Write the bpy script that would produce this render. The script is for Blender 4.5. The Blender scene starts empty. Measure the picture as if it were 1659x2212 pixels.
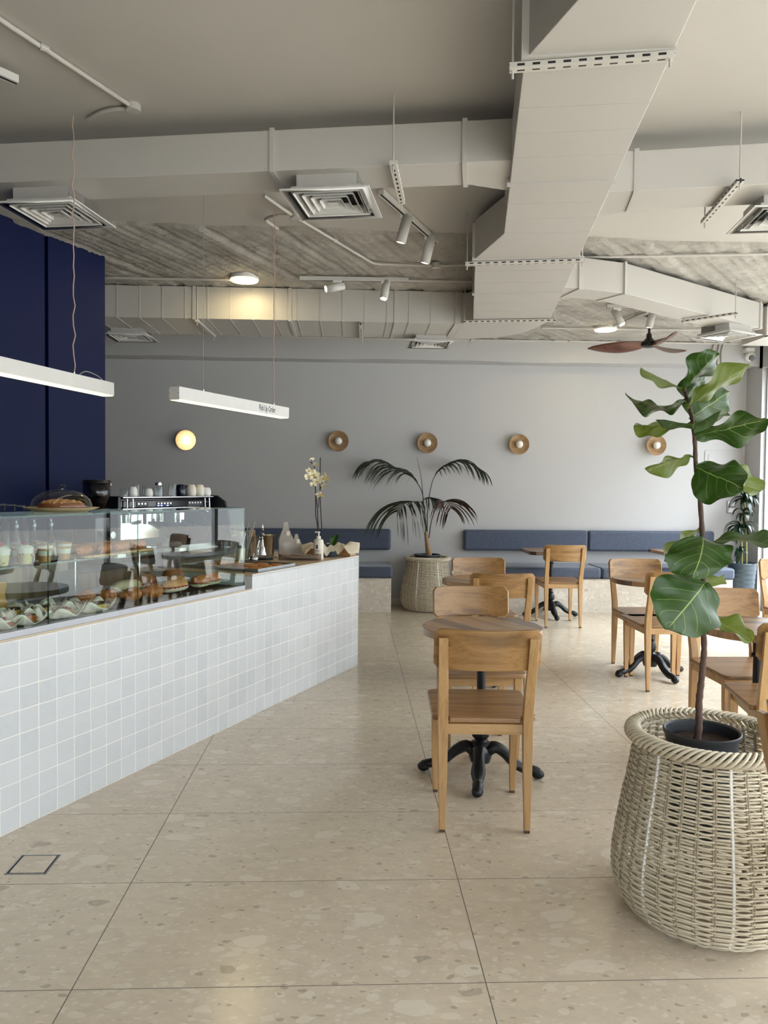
import bpy, bmesh, math, random
from mathutils import Vector, Matrix, Euler, noise
PI = math.pi
C = bpy.context.scene.collection
rnd = random.Random(7)
def V(*a): return Vector(a)

# ------------------------------------------------------------------ camera
F, CX, CY = 1667.0, 829.5, 1106.0
YAW, PITCH, ROLL = math.atan(69.5/F), math.atan(54/F), 0.0095
EYE = V(0, 0, 1.455)
fw = V(math.sin(YAW)*math.cos(PITCH), math.cos(YAW)*math.cos(PITCH), -math.sin(PITCH))
r0 = V(math.cos(YAW), -math.sin(YAW), 0); u0 = r0.cross(fw)
ir = r0*math.cos(ROLL)+u0*math.sin(ROLL); iu = -r0*math.sin(ROLL)+u0*math.cos(ROLL)
cd = bpy.data.cameras.new('camera'); cam = bpy.data.objects.new('camera', cd); C.objects.link(cam)
cd.sensor_fit = 'HORIZONTAL'; cd.sensor_width = 36; cd.lens = F/1659*36; cd.clip_start = 0.05
m = Matrix((ir, iu, -fw)).transposed().to_4x4(); m.translation = EYE
cam.matrix_world = m; bpy.context.scene.camera = cam
def ray(x, y): return fw + ir*((x-CX)/F) - iu*((y-CY)/F)
def atY(x, y, Y): d = ray(x, y); return EYE + d*(Y/d.y)
def atZ(x, y, z): d = ray(x, y); return EYE + d*((z-1.455)/d.z)

# ------------------------------------------------------------------ materials
MATS = {}
class NT:
    def __init__(s, name):
        s.m = bpy.data.materials.new(name); s.m.use_nodes = True
        s.t = s.m.node_tree; s.t.nodes.clear()
        s.out = s.n('ShaderNodeOutputMaterial')
    def n(s, typ, ins=None, **kw):
        nd = s.t.nodes.new(typ)
        for k, v in kw.items(): setattr(nd, k, v)
        if ins:
            for k, v in ins.items():
                if isinstance(v, bpy.types.NodeSocket): s.t.links.new(v, nd.inputs[k])
                else: nd.inputs[k].default_value = v
        return nd
    def math(s, op, a, b=0.0, clamp=False):
        return s.n('ShaderNodeMath', {0: a, 1: b}, operation=op, use_clamp=clamp).outputs[0]
    def mix(s, f, a, b, bt='MIX'):
        nd = s.n('ShaderNodeMix', data_type='RGBA', blend_type=bt)
        for i, v in ((0, f), (6, a), (7, b)):
            if isinstance(v, bpy.types.NodeSocket): s.t.links.new(v, nd.inputs[i])
            else: nd.inputs[i].default_value = v if i == 0 else c4(v)
        return nd.outputs[2]
    def ramp(s, fac, stops, interp='LINEAR'):
        nd = s.n('ShaderNodeValToRGB', {0: fac}); nd.color_ramp.interpolation = interp
        el = nd.color_ramp.elements
        while len(el) < len(stops): el.new(0.5)
        for e, (p, c) in zip(el, stops): e.position = p; e.color = c4(c)
        return nd.outputs[0]
    def co(s, scale=(1, 1, 1), rot=(0, 0, 0), kind='Object', loc=None):
        tc = s.n('ShaderNodeTexCoord').outputs[kind]
        ins = {'Vector': tc, 'Scale': scale, 'Rotation': rot}
        if loc is not None: ins['Location'] = loc
        return s.n('ShaderNodeMapping', ins).outputs[0]
    def randco(s, scale=(1, 1, 1), rot=(0, 0, 0)):
        tc = s.n('ShaderNodeTexCoord').outputs['Object']
        r = s.n('ShaderNodeObjectInfo').outputs['Random']
        off = s.n('ShaderNodeCombineXYZ', {0: s.math('MULTIPLY', r, 37.0), 1: s.math('MULTIPLY', r, 13.0), 2: s.math('MULTIPLY', r, 91.0)}).outputs[0]
        v = s.n('ShaderNodeVectorMath', {0: tc, 1: off}, operation='ADD').outputs[0]
        return s.n('ShaderNodeMapping', {'Vector': v, 'Scale': scale, 'Rotation': rot}).outputs[0]
    def noise(s, vec, scale, detail=4, rough=.5, out=0, dist=0.0):
        return s.n('ShaderNodeTexNoise', {'Vector': vec, 'Scale': scale, 'Detail': detail, 'Roughness': rough, 'Distortion': dist}).outputs[out]
    def bump(s, h, strength=.3, dist=.002, normal=None):
        ins = {'Height': h, 'Strength': strength, 'Distance': dist}
        if normal is not None: ins['Normal'] = normal
        return s.n('ShaderNodeBump', ins).outputs[0]
    def pbr(s, color=None, rough=.5, metal=0.0, normal=None, **kw):
        p = s.n('ShaderNodeBsdfPrincipled')
        for k, v in dict({'Base Color': color, 'Roughness': rough, 'Metallic': metal, 'Normal': normal}, **kw).items():
            if v is None: continue
            if isinstance(v, bpy.types.NodeSocket): s.t.links.new(v, p.inputs[k])
            else: p.inputs[k].default_value = c4(v) if 'Color' in k or 'Tint' in k else v
        s.t.links.new(p.outputs[0], s.out.inputs[0]); return p
    def done(s): MATS[s.m.name] = s.m; return s.m
def c4(c): return (c[0], c[1], c[2], 1.0) if len(c) == 3 else tuple(c)
def S(r, g, b):   # sRGB 0-255 -> linear
    return tuple((x/12.92 if x <= .04045 else ((x+.055)/1.055)**2.4) for x in (r/255, g/255, b/255))
def flat(name, col, rough=.5, metal=0.0, var=0.06, scale=18.0, bump=0.0, **kw):
    """procedural base: colour with a little noise mottling, optional fine bump"""
    t = NT(name); v = t.co()
    nz = t.noise(v, scale, 5)
    c = t.mix(nz, tuple(x*(1-var) for x in col), tuple(min(1, x*(1+var)) for x in col))
    nrm = t.bump(t.noise(v, scale*6, 3), bump, .001) if bump else None
    t.pbr(c, rough, metal, nrm, **kw); return t.done()
def emit(name, col, strength):
    t = NT(name); e = t.n('ShaderNodeEmission', {0: c4(col), 1: strength}); t.t.links.new(e.outputs[0], t.out.inputs[0]); return t.done()
def glassy(name, tint=(.93, .97, .95), rough=.0, ior=1.45, alpha_tint=None):
    """thin glass: clear transmission plus fresnel reflection"""
    t = NT(name)
    tr = t.n('ShaderNodeBsdfTransparent', {0: c4(tint)}); gl = t.n('ShaderNodeBsdfGlossy', {0: (1, 1, 1, 1), 'Roughness': rough})
    fr = t.math('MULTIPLY', t.n('ShaderNodeFresnel', {'IOR': ior}).outputs[0], t.math('SUBTRACT', 1.0, t.n('ShaderNodeNewGeometry').outputs['Backfacing']))
    mx = t.n('ShaderNodeMixShader', {0: fr, 1: tr.outputs[0], 2: gl.outputs[0]})
    t.t.links.new(mx.outputs[0], t.out.inputs[0]); return t.done()

def wood(name, dark, mid, light, axis='x', rough=.38, knots=True, scale=1.0, coat=.25):
    t = NT(name)
    sc = {'x': (1.3, 14, 14), 'y': (14, 1.3, 14), 'z': (14, 14, 1.3)}[axis]
    v = t.randco(tuple(a*scale for a in sc))
    warp = t.noise(v, .9, 3, .6, out=1)
    vv = t.n('ShaderNodeVectorMath', {0: v, 1: warp}, operation='ADD').outputs[0]
    g1 = t.noise(vv, 1.6, 6, .62, dist=.6)
    fine = t.noise(t.randco(tuple(a*scale*5 for a in sc)), 2.2, 3, .6)
    f = t.math('ADD', t.math('MULTIPLY', g1, .78), t.math('MULTIPLY', fine, .22))
    c = t.ramp(f, [(.30, dark), (.44, mid), (.56, light), (.74, mid)])
    if knots:
        streak = t.noise(vv, .55, 2, .5)
        c = t.mix(t.math('MULTIPLY', t.ramp(streak, [(.60, (0, 0, 0)), (.70, (1, 1, 1))]), .55), c, tuple(x*.45 for x in dark))
    t.pbr(c, t.math('ADD', t.math('MULTIPLY', fine, .15), rough-.07), 0, t.bump(f, .12, .001), **{'Coat Weight': coat, 'Coat Roughness': .25})
    return t.done()
def make_materials():
    # painted plaster
    for nm, col in (('paint_wall', S(182, 182, 183)), ('paint_ceiling', S(186, 182, 176)), ('paint_duct', S(188, 185, 180)), ('paint_blue', S(3, 17, 60))):
        t = NT(nm); v = t.co(kind='Object')
        big = t.noise(v, .9, 4, .6); sm = t.noise(v, 40, 4, .6); md = t.noise(v, 6, 5, .6)
        c = t.mix(big, tuple(x*.95 for x in col), tuple(x*1.04 for x in col))
        c = t.mix(t.math('MULTIPLY', md, .25), c, tuple(x*.9 for x in col))
        h = t.math('ADD', t.math('MULTIPLY', sm, .4), md)
        t.pbr(c, .42 if nm == 'paint_duct' else .6, 0, t.bump(h, .12 if nm != 'paint_duct' else .06, .003), **{'Specular IOR Level': .2 if nm == 'paint_blue' else .5}); t.done()
    # rough board-formed concrete, painted
    t = NT('rough_concrete'); v = t.co()
    n1 = t.noise(v, 3, 8, .7); n2 = t.noise(v, 28, 8, .75); n3 = t.noise(v, 9, 4, .6)
    base = t.ramp(n1, [(.3, S(150, 146, 139)), (.7, S(186, 182, 175))])
    pits = t.ramp(n2, [(.36, (1, 1, 1)), (.44, (0, 0, 0))])
    reg = t.ramp(n3, [(.46, (0, 0, 0)), (.58, (1, 1, 1))])
    c = t.mix(t.math('MULTIPLY', t.math('MULTIPLY', pits, reg), .7), base, S(95, 90, 84))
    t.pbr(c, .75, 0, t.bump(t.math('ADD', n2, t.math('MULTIPLY', n1, .6)), .7, .012)); t.done()
    # floor: large beige agglomerate stone tiles 1.2 x 0.6
    def stone(name, grout, base, lite, dark, warm, rough=.2, tone=1.0):
        t = NT(name); tc = t.n('ShaderNodeTexCoord').outputs['Object']
        sep = t.n('ShaderNodeSeparateXYZ', {0: tc})
        x, y = sep.outputs[0], sep.outputs[1]
        if grout:
            gx = t.math('DIVIDE', t.math('SUBTRACT', x, .405), 1.2); gy = t.math('DIVIDE', t.math('SUBTRACT', y, 2.210), .6)
            fx = t.math('ABSOLUTE', t.math('SUBTRACT', t.math('FRACT', t.math('ADD', gx, .5)), .5))
            fy = t.math('ABSOLUTE', t.math('SUBTRACT', t.math('FRACT', t.math('ADD', gy, .5)), .5))
            g = t.math('MAXIMUM', t.math('LESS_THAN', fx, .0016/1.2), t.math('LESS_THAN', fy, .0014/.6))
            cell = t.n('ShaderNodeCombineXYZ', {0: t.math('FLOOR', gx), 1: t.math('FLOOR', gy), 2: 0.0}).outputs[0]
            wn = t.n('ShaderNodeTexWhiteNoise', {'Vector': cell}).outputs[1]
            off = t.n('ShaderNodeVectorMath', {0: wn, 1: (9., 9., 9.)}, operation='MULTIPLY').outputs[0]
            tc2 = t.n('ShaderNodeVectorMath', {0: tc, 1: off}, operation='ADD').outputs[0]
        else: tc2 = tc
        st = t.n('ShaderNodeMapping', {'Vector': tc2, 'Scale': (.62, 1.0, 1.0), 'Rotation': (0, 0, .25)}).outputs[0]
        wp = t.n('ShaderNodeVectorMath', {0: t.noise(st, 7, 4, .6, out=1), 1: (.09, .09, .09)}, operation='MULTIPLY').outputs[0]
        sw = t.n('ShaderNodeVectorMath', {0: st, 1: wp}, operation='ADD').outputs[0]
        def vor(sc, rnds=1.0): return t.n('ShaderNodeTexVoronoi', {'Vector': sw, 'Scale': sc, 'Randomness': rnds})
        vb = vor(11); vm = vor(26); vs = vor(60); vt = vor(34)
        def pick(vn, lo, hi, rad):   # stones of random cells with radius
            r = t.n('ShaderNodeSeparateColor', {0: vn.outputs['Color']}).outputs[0]
            a = t.math('MULTIPLY', t.math('GREATER_THAN', r, lo), t.math('LESS_THAN', r, hi))
            return t.math('MULTIPLY', a, t.math('LESS_THAN', vn.outputs['Distance'], rad))
        cloud = t.noise(tc2, 3.0, 5, .6); fine = t.noise(sw, 70, 5, .7); med = t.noise(sw, 22, 4, .6)
        c = t.ramp(cloud, [(.3, base), (.7, warm)])
        c = t.mix(t.ramp(med, [(.35, (.45, .45, .45)), (.6, (0, 0, 0))]), c, tuple(.75*q for q in base))
        c = t.mix(t.math('MULTIPLY', t.math('MULTIPLY', fine, fine), .8), c, lite)
        c = t.mix(t.math('MULTIPLY', pick(vs, .0, .35, .36), .55), c, lite)
        c = t.mix(t.math('MULTIPLY', pick(vm, .0, .22, .40), .60), c, lite)
        c = t.mix(t.math('MULTIPLY', pick(vb, .0, .10, .42), .70), c, lite)
        c = t.mix(t.math('MULTIPLY', pick(vt, .92, 1.0, .30), .5), c, dark)
        c = t.mix(t.math('MULTIPLY', pick(vs, .92, 1.0, .30), .5), c, dark)
        c = t.mix(t.math('MULTIPLY', pick(vb, .95, 1.0, .22), .45), c, dark)
        if grout:
            tv = t.n('ShaderNodeTexWhiteNoise', {'Vector': cell}).outputs[0]
            c = t.mix(t.math('MULTIPLY', tv, .12), c, warm)
            c = t.mix(g, c, S(92, 86, 80))
            rg = t.math('ADD', t.math('MULTIPLY', g, .5), t.math('ADD', t.math('MULTIPLY', cloud, .08), rough))
            t.pbr(c, rg, 0, t.bump(t.math('SUBTRACT', 1.0, g), .3, .002), **{'Specular IOR Level': .5})
        else: t.pbr(c, rough+.15, 0, t.bump(fine, .05, .001))
        return t.done()
    stone('floor_stone', True, S(196, 182, 161), S(216, 207, 191), S(140, 128, 112), S(205, 190, 168), .17)
    stone('bench_stone', False, S(196, 188, 174), S(222, 216, 205), S(140, 130, 116), S(204, 196, 182), .3)
    # glazed hand-made square tiles, 10 cm
    t = NT('glazed_tile'); tc = t.n('ShaderNodeTexCoord').outputs['Object']; sep = t.n('ShaderNodeSeparateXYZ', {0: tc})
    wob = t.math('MULTIPLY', t.math('SUBTRACT', t.noise(tc, 9, 3), .5), .006)
    def fr(a): return t.math('ABSOLUTE', t.math('SUBTRACT', t.math('FRACT', t.math('ADD', t.math('DIVIDE', t.math('ADD', a, wob), .1), .5)), .5))
    s1 = t.math('ADD', sep.outputs[0], t.math('MULTIPLY', sep.outputs[1], 1.0))
    gx, gz = fr(s1), fr(sep.outputs[2])
    gm = t.math('MINIMUM', gx, gz)
    grout = t.ramp(gm, [(.016, (1, 1, 1)), (.026, (0, 0, 0))])
    cell = t.n('ShaderNodeCombineXYZ', {0: t.math('FLOOR', t.math('DIVIDE', s1, .1)), 1: 0.0, 2: t.math('FLOOR', t.math('DIVIDE', sep.outputs[2], .1))}).outputs[0]
    wn = t.n('ShaderNodeTexWhiteNoise', {'Vector': cell}).outputs[0]
    c = t.mix(wn, S(203, 208, 213), S(213, 217, 221))
    mot = t.noise(tc, 26, 6, .7); c = t.mix(t.math('MULTIPLY', t.ramp(mot, [(.4, (0, 0, 0)), (.7, (1, 1, 1))]), .35), c, S(222, 224, 226))
    c = t.mix(grout, c, S(242, 240, 236))
    h = t.math('ADD', t.ramp(gm, [(.0, (0, 0, 0)), (.07, (1, 1, 1))]), t.math('MULTIPLY', t.noise(tc, 22, 3), .35))
    t.pbr(c, t.math('ADD', t.math('MULTIPLY', grout, .5), .22), 0, t.bump(h, .35, .003)); t.done()
    # woods
    wood('wood_back', S(104, 72, 38), S(148, 110, 64), S(170, 130, 80), 'x')
    wood('wood_seat', S(88, 62, 38), S(132, 98, 62), S(156, 118, 78), 'x')
    wood('wood_leg', S(152, 114, 70), S(176, 137, 88), S(192, 154, 104), 'z', knots=False)
    wood('wood_rail', S(152, 114, 70), S(176, 137, 88), S(192, 154, 104), 'x', knots=False)
    wood('wood_tray', S(86, 72, 62), S(122, 106, 94), S(152, 136, 122), 'x', .7, coat=0)
    wood('wood_bowl', S(112, 86, 58), S(146, 116, 82), S(166, 136, 100), 'x', .5, knots=False, scale=2)
    wood('wood_panel', S(96, 80, 58), S(128, 110, 84), S(146, 128, 100), 'z', .5)
    wood('fan_wood', S(52, 30, 24), S(88, 54, 44), S(110, 70, 56), 'x', .35, knots=False)
    # table tops: glued planks of different tone
    t = NT('wood_tabletop'); tc = t.randco(rot=(0, 0, -.705)); sp = t.n('ShaderNodeSeparateXYZ', {0: tc})
    pid = t.math('FLOOR', t.math('DIVIDE', sp.outputs[0], .085))
    wn = t.n('ShaderNodeTexWhiteNoise', {'W': pid}, noise_dimensions='1D').outputs[0]
    v = t.n('ShaderNodeMapping', {'Vector': tc, 'Scale': (16, 1.5, 6)}).outputs[0]
    v2 = t.n('ShaderNodeVectorMath', {0: v, 1: t.n('ShaderNodeCombineXYZ', {0: 0., 1: t.math('MULTIPLY', wn, 50.), 2: 0.}).outputs[0]}, operation='ADD').outputs[0]
    g1 = t.noise(v2, 1.5, 6, .65, dist=.8)
    grain = t.ramp(g1, [(.28, S(92, 66, 42)), (.45, S(148, 112, 76)), (.62, S(172, 136, 96))])
    dk = t.ramp(g1, [(.28, S(62, 46, 36)), (.5, S(98, 76, 58)), (.7, S(124, 98, 76))])
    c = t.mix(t.math('GREATER_THAN', wn, .72), grain, dk)
    t.pbr(c, .3, 0, t.bump(g1, .06, .001), **{'Coat Weight': .3, 'Coat Roughness': .2}); t.done()
    flat('cast_iron', S(22, 24, 26), .42, .3, .2, 40, .3)
    # fabrics
    t = NT('blue_fabric'); v = t.co()
    n1 = t.noise(v, 60, 3, .7, dist=1.5); n2 = t.noise(v, 400, 2, .5)
    c = t.mix(t.ramp(n1, [(.45, (0, 0, 0)), (.55, (1, 1, 1))]), S(52, 62, 82), S(66, 77, 98))
    t.pbr(c, .62, 0, t.bump(t.math('ADD', n1, n2), .25, .0015), **{'Sheen Weight': .3}); t.done()
    flat('wicker', S(208, 198, 176), .5, 0, .14, 30, .2)
    flat('wicker_dark', S(150, 138, 116), .6, 0, .16, 30, .2)
    flat('white_paint', S(208, 207, 204), .45); flat('white_plastic', S(232, 232, 230), .3)
    flat('steel', S(190, 190, 192), .25, 1.0, .05); flat('chrome', S(225, 225, 228), .06, 1.0, .02)
    flat('hammered', S(190, 182, 168), .18, 1.0, .2, 60, .8); flat('aluminium', S(176, 178, 184), .4, .7)
    flat('zinc', S(150, 154, 156), .35, .8, .2, 30); flat('rod_metal', S(188, 184, 178), .5, .2)
    flat('black_plastic', S(26, 27, 30), .38); flat('black_gloss', S(14, 14, 17), .12); flat('pot_black', S(44, 46, 52), .5, 0, .2)
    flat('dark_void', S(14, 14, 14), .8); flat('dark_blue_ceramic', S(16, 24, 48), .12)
    flat('cream_ceramic', S(226, 220, 206), .25); flat('bulb_off', S(232, 230, 224), .2)
    flat('soil', S(44, 28, 22), .95, 0, .7, 90, 1.0); flat('bark', S(86, 66, 56), .8, 0, .35, 60, .8)
    flat('palm_trunk', S(150, 122, 94), .85, 0, .4, 50, .9); flat('cane', S(112, 112, 62), .6, 0, .3, 60, .5)
    flat('teal_pot', S(50, 64, 74), .35, 0, .08, 20)
    flat('palm_leaf', S(40, 50, 30), .45, 0, .3, 20, **{'Transmission Weight': 0.0}); flat('palm_leaf_red', S(66, 46, 38), .5, 0, .3, 20)
    flat('dracaena_leaf', S(20, 42, 26), .3, 0, .3, 14); flat('stem_dark', S(44, 34, 30), .6)
    flat('kraft', S(196, 152, 84), .6, 0, .12, 8, .2); flat('card_grey', S(78, 80, 84), .7)
    flat('croissant', S(172, 104, 46), .35, 0, .45, 45, .6); flat('bread', S(186, 132, 76), .65, 0, .3, 40, .8)
    flat('bread_dark', S(134, 82, 42), .6, 0, .3, 40, .8); flat('bread_white', S(206, 190, 156), .75, 0, .2, 60, .8)
    flat('bread_crumb', S(220, 208, 180), .8, 0, .1); flat('ham', S(170, 60, 54), .45, 0, .3, 40); flat('cheese', S(232, 226, 206), .5)
    flat('lettuce', S(120, 138, 62), .5, 0, .4, 60, .8); flat('cookie', S(176, 120, 66), .8, 0, .4, 60, 1.0)
    flat('cake_brown', S(150, 84, 48), .7, 0, .3, 60, .8); flat('crumble', S(206, 150, 92), .9, 0, .3, 60, 1.0)
    flat('cream', S(240, 234, 220), .5); flat('custard', S(224, 190, 92), .5); flat('berry', S(140, 26, 36), .2); flat('blueberry', S(30, 26, 40), .35)
    flat('chocolate', S(44, 26, 22), .4); flat('caramel', S(188, 128, 44), .3); flat('fruit_mix', S(218, 200, 136), .5, 0, .4, 90, .6)
    flat('baking_paper', S(228, 222, 208), .6, 0, .04); flat('tray_liner', S(206, 186, 150), .7)
    flat('counter_stone', S(206, 182, 148), .28, 0, .14, 9); flat('edge_beige', S(196, 184, 164), .4, 0, .1, 12)
    flat('straw_wood', S(222, 190, 140), .6); flat('milk', S(232, 224, 200), .4); flat('deck', S(150, 146, 132), .25, 0, .08)
    flat('bag_film', S(206, 196, 184), .35, **{'Alpha': .55}); flat('wrap_paper', S(236, 226, 204), .5, **{'Alpha': .74, 'Subsurface Weight': .0})
    flat('orchid_petal', S(244, 236, 204), .5, 0, .06, **{'Subsurface Weight': .1}); flat('orchid_heart', S(206, 168, 60), .5); flat('orchid_leaf', S(60, 92, 34), .35)
    flat('outdoor_paving', S(176, 172, 164), .8, 0, .1, 3); flat('pale_facade', S(206, 200, 188), .8, 0, .08, 2)
    flat('ink', S(70, 74, 80), .6); flat('green_print', S(40, 84, 60), .6); flat('red_print', S(190, 110, 90), .6)
    glassy('window_glass', (.97, .985, .98)); glassy('case_glass', (.90, .95, .93), ior=1.5); glassy('clear_glass', (.93, .95, .95), ior=1.55)
    glassy('smoked_glass', (.55, .54, .54), ior=1.6); glassy('green_edge', (.25, .45, .38), ior=1.5)
    emit('lamp_warm', (1.0, .80, .42), 20.0); emit('strip_warm', (1.0, .90, .48), 1.0); emit('bulb_on', (1.0, .82, .50), 9.0)
    emit('spot_on', (1.0, .86, .56), 10.0); emit('led_blue', (.1, .15, 1.0), 6.0)
    # painted strut with punched slots
    t = NT('perforated_strut'); sp = t.n('ShaderNodeSeparateXYZ', {0: t.co()}); x, y, z = sp.outputs
    fx = t.math('ABSOLUTE', t.math('SUBTRACT', t.math('FRACT', t.math('DIVIDE', x, .052)), .5))
    hx = t.math('LESS_THAN', fx, .25); hz = t.math('LESS_THAN', t.math('ABSOLUTE', t.math('ADD', z, .011)), .0042); hy = t.math('LESS_THAN', t.math('ABSOLUTE', y), .0045)
    hole = t.math('MULTIPLY', hx, t.math('MAXIMUM', hz, hy))
    t.pbr(t.mix(hole, S(196, 192, 185), S(20, 20, 20)), .5); t.done()
    # mirror steel panel of the coffee machine
    flat('mirror_panel', S(210, 214, 208), .08, 1.0, .03)
    # fiddle leaf: veins from the leaf's own uv (u along, v across)
    for nm, a, b, vein, tr in (('fig_leaf', S(32, 60, 18), S(56, 86, 30), S(150, 166, 96), .12), ('fig_leaf_pale_backlit', S(86, 102, 38), S(106, 122, 50), S(158, 166, 96), .35)):  # second copy: backlit look put into a paler green and more translucency
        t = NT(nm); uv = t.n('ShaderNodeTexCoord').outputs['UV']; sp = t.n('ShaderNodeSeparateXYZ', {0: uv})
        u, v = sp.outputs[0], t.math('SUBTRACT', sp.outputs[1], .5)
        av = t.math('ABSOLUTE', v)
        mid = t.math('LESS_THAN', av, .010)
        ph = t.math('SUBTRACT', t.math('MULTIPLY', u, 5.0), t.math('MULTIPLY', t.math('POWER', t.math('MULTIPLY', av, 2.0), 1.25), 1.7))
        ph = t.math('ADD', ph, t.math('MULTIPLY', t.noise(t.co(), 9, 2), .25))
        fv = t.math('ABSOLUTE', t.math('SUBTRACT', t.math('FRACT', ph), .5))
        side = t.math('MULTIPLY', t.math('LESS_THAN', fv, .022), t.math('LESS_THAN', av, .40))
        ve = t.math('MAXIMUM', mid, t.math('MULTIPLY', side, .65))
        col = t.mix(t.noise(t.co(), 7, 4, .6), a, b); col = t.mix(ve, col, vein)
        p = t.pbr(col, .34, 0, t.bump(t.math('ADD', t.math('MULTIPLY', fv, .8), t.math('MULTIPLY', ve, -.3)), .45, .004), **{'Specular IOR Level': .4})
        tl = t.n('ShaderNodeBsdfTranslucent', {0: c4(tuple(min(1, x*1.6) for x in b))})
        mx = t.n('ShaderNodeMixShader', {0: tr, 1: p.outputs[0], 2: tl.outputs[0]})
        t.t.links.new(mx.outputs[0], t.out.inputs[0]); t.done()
make_materials()
def MT(n): return MATS[n]

# ------------------------------------------------------------------ mesh builder
class MB:
    def __init__(s): s.bm = bmesh.new(); s.uv = s.bm.loops.layers.uv.new('UVMap'); s.T = Matrix(); s.mi = 0; s.sl = ['']
    def vs(s, pts): return [s.bm.verts.new(s.T @ Vector(p)) for p in pts]
    def f(s, vv):
        try: fc = s.bm.faces.new(vv); fc.material_index = s.mi; return fc
        except ValueError: return None
    def box(s, c, d, rot=None):
        hx, hy, hz = d[0]/2, d[1]/2, d[2]/2; R = Euler(rot).to_matrix() if rot else Matrix.Identity(3); c = Vector(c)
        v = s.vs([c + R @ Vector((x*hx, y*hy, z*hz)) for x in (-1, 1) for y in (-1, 1) for z in (-1, 1)])
        for q in ((0, 1, 3, 2), (4, 6, 7, 5), (0, 4, 5, 1), (2, 3, 7, 6), (0, 2, 6, 4), (1, 5, 7, 3)): s.f([v[i] for i in q])
        return s
    def b2(s, a, b): return s.box([(a[i]+b[i])/2 for i in range(3)], [abs(b[i]-a[i]) for i in range(3)])
    def loft(s, rings, closed=True, caps=True, loop=False):
        R = [s.vs(r) for r in rings]; n = len(R[0]); N = len(R)
        for i in range(N if loop else N-1):
            A, B = R[i], R[(i+1) % N]
            for j in range(n if closed else n-1): s.f([A[j], A[(j+1) % n], B[(j+1) % n], B[j]])
        if caps and not loop: s.f(R[0][::-1]); s.f(R[-1])
        return s
    def rects(s, secs):   # (cx,cy,cz,sx,sy)
        return s.loft([[(c[0]+a*c[3]/2, c[1]+b*c[4]/2, c[2]) for a, b in ((-1, -1), (1, -1), (1, 1), (-1, 1))] for c in secs])
    def tube(s, pts, r, n=8, caps=True, loop=False, ell=None):
        P = [Vector(p) for p in pts]; N = len(P); rings = []; up = None
        for i, p in enumerate(P):
            if loop: t = (P[(i+1) % N]-P[i-1]).normalized()
            else: t = (P[min(i+1, N-1)]-P[max(i-1, 0)]).normalized()
            if up is None: up = t.orthogonal().normalized() if not ell else (V(0, 0, 1)-t*t.z).normalized()
            else: up = (up - t*up.dot(t)).normalized()
            sd = t.cross(up); rr = r[i] if isinstance(r, (list, tuple)) else r
            e = ell or 1.0
            rings.append([p + (up*math.cos(a)*e+sd*math.sin(a))*rr for a in [2*PI*k/n for k in range(n)]])
        return s.loft(rings, caps=caps, loop=loop)
    def cyl(s, a, b, r, n=20, r2=None): return s.tube([a, b], [r, r if r2 is None else r2], n)
    def lathe(s, prof, n=28, c=(0, 0, 0), caps=True, fn=None, a0=0, a1=2*PI):
        rings = []
        for (r, z) in prof:
            ring = []
            for k in range(n):
                a = a0+(a1-a0)*k/n; rr = r*(fn(a, z) if fn else 1)
                ring.append((c[0]+rr*math.cos(a), c[1]+rr*math.sin(a), c[2]+z))
            rings.append(ring)
        return s.loft(rings, caps=caps)
    def prism(s, pts, z0, z1):
        return s.loft([[(p[0], p[1], z0) for p in pts], [(p[0], p[1], z1) for p in pts]])
    def ball(s, c, r, n=12, sc=(1, 1, 1)):
        prof = [(max(1e-4, math.sin(PI*k/n)*r), -math.cos(PI*k/n)*r) for k in range(n+1)]
        rings = [[(c[0]+q[0]*math.cos(2*PI*j/(n*1.5//1))*sc[0], c[1]+q[0]*math.sin(2*PI*j/(n*1.5//1))*sc[1], c[2]+q[1]*sc[2]) for j in range(int(n*1.5))] for q in prof]
        return s.loft(rings)
    def sheet(s, G, closed=False):
        R = [s.vs(r) for r in G]; nu = len(R)-1; nv = len(R[0])-1
        for i in range(nu):
            for j in range(nv):
                fc = s.f([R[i][j], R[i+1][j], R[i+1][j+1], R[i][j+1]])
                if fc:
                    for lp, (a, b) in zip(fc.loops, ((i, j), (i+1, j), (i+1, j+1), (i, j+1))): lp[s.uv].uv = (a/nu, b/nv)
        return s
    def mat(s, name):
        if s.sl[0] == '': s.sl[0] = name; s.mi = 0
        elif name in s.sl: s.mi = s.sl.index(name)
        else: s.sl.append(name); s.mi = len(s.sl)-1
        return s
    def build(s, name, mat=None, parent=None, bevel=0, seg=2, sub=0, solid=0, solid_off=0, w=False, loc=None, sharp=.7, label=None, recalc=True, weld=True):
        bm = s.bm
        if weld: bmesh.ops.remove_doubles(bm, verts=bm.verts, dist=1e-6)
        if w and parent is not None:
            Mi = TM[parent.name].inverted(); bmesh.ops.transform(bm, matrix=Mi, verts=bm.verts)
        elif loc is not None: bmesh.ops.translate(bm, vec=-Vector(loc), verts=bm.verts)
        if recalc: bmesh.ops.recalc_face_normals(bm, faces=bm.faces)
        for fc in bm.faces: fc.smooth = True
        if not bevel and not sub:
            for e in bm.edges:
                if len(e.link_faces) == 2 and e.calc_face_angle(0) > sharp: e.smooth = False
        me = bpy.data.meshes.new(name); bm.to_mesh(me); bm.free()
        o = bpy.data.objects.new(name, me); C.objects.link(o)
        if mat: me.materials.append(MT(mat))
        else:
            for q in s.sl: me.materials.append(MT(q))
        if parent is not None: o.parent = parent; TM[o.name] = TM[parent.name]
        elif loc is not None: o.location = loc
        if parent is None: TM[o.name] = Matrix.Translation(loc) if loc is not None else Matrix()
        if solid: md = o.modifiers.new('solid', 'SOLIDIFY'); md.thickness = solid; md.offset = solid_off
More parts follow.
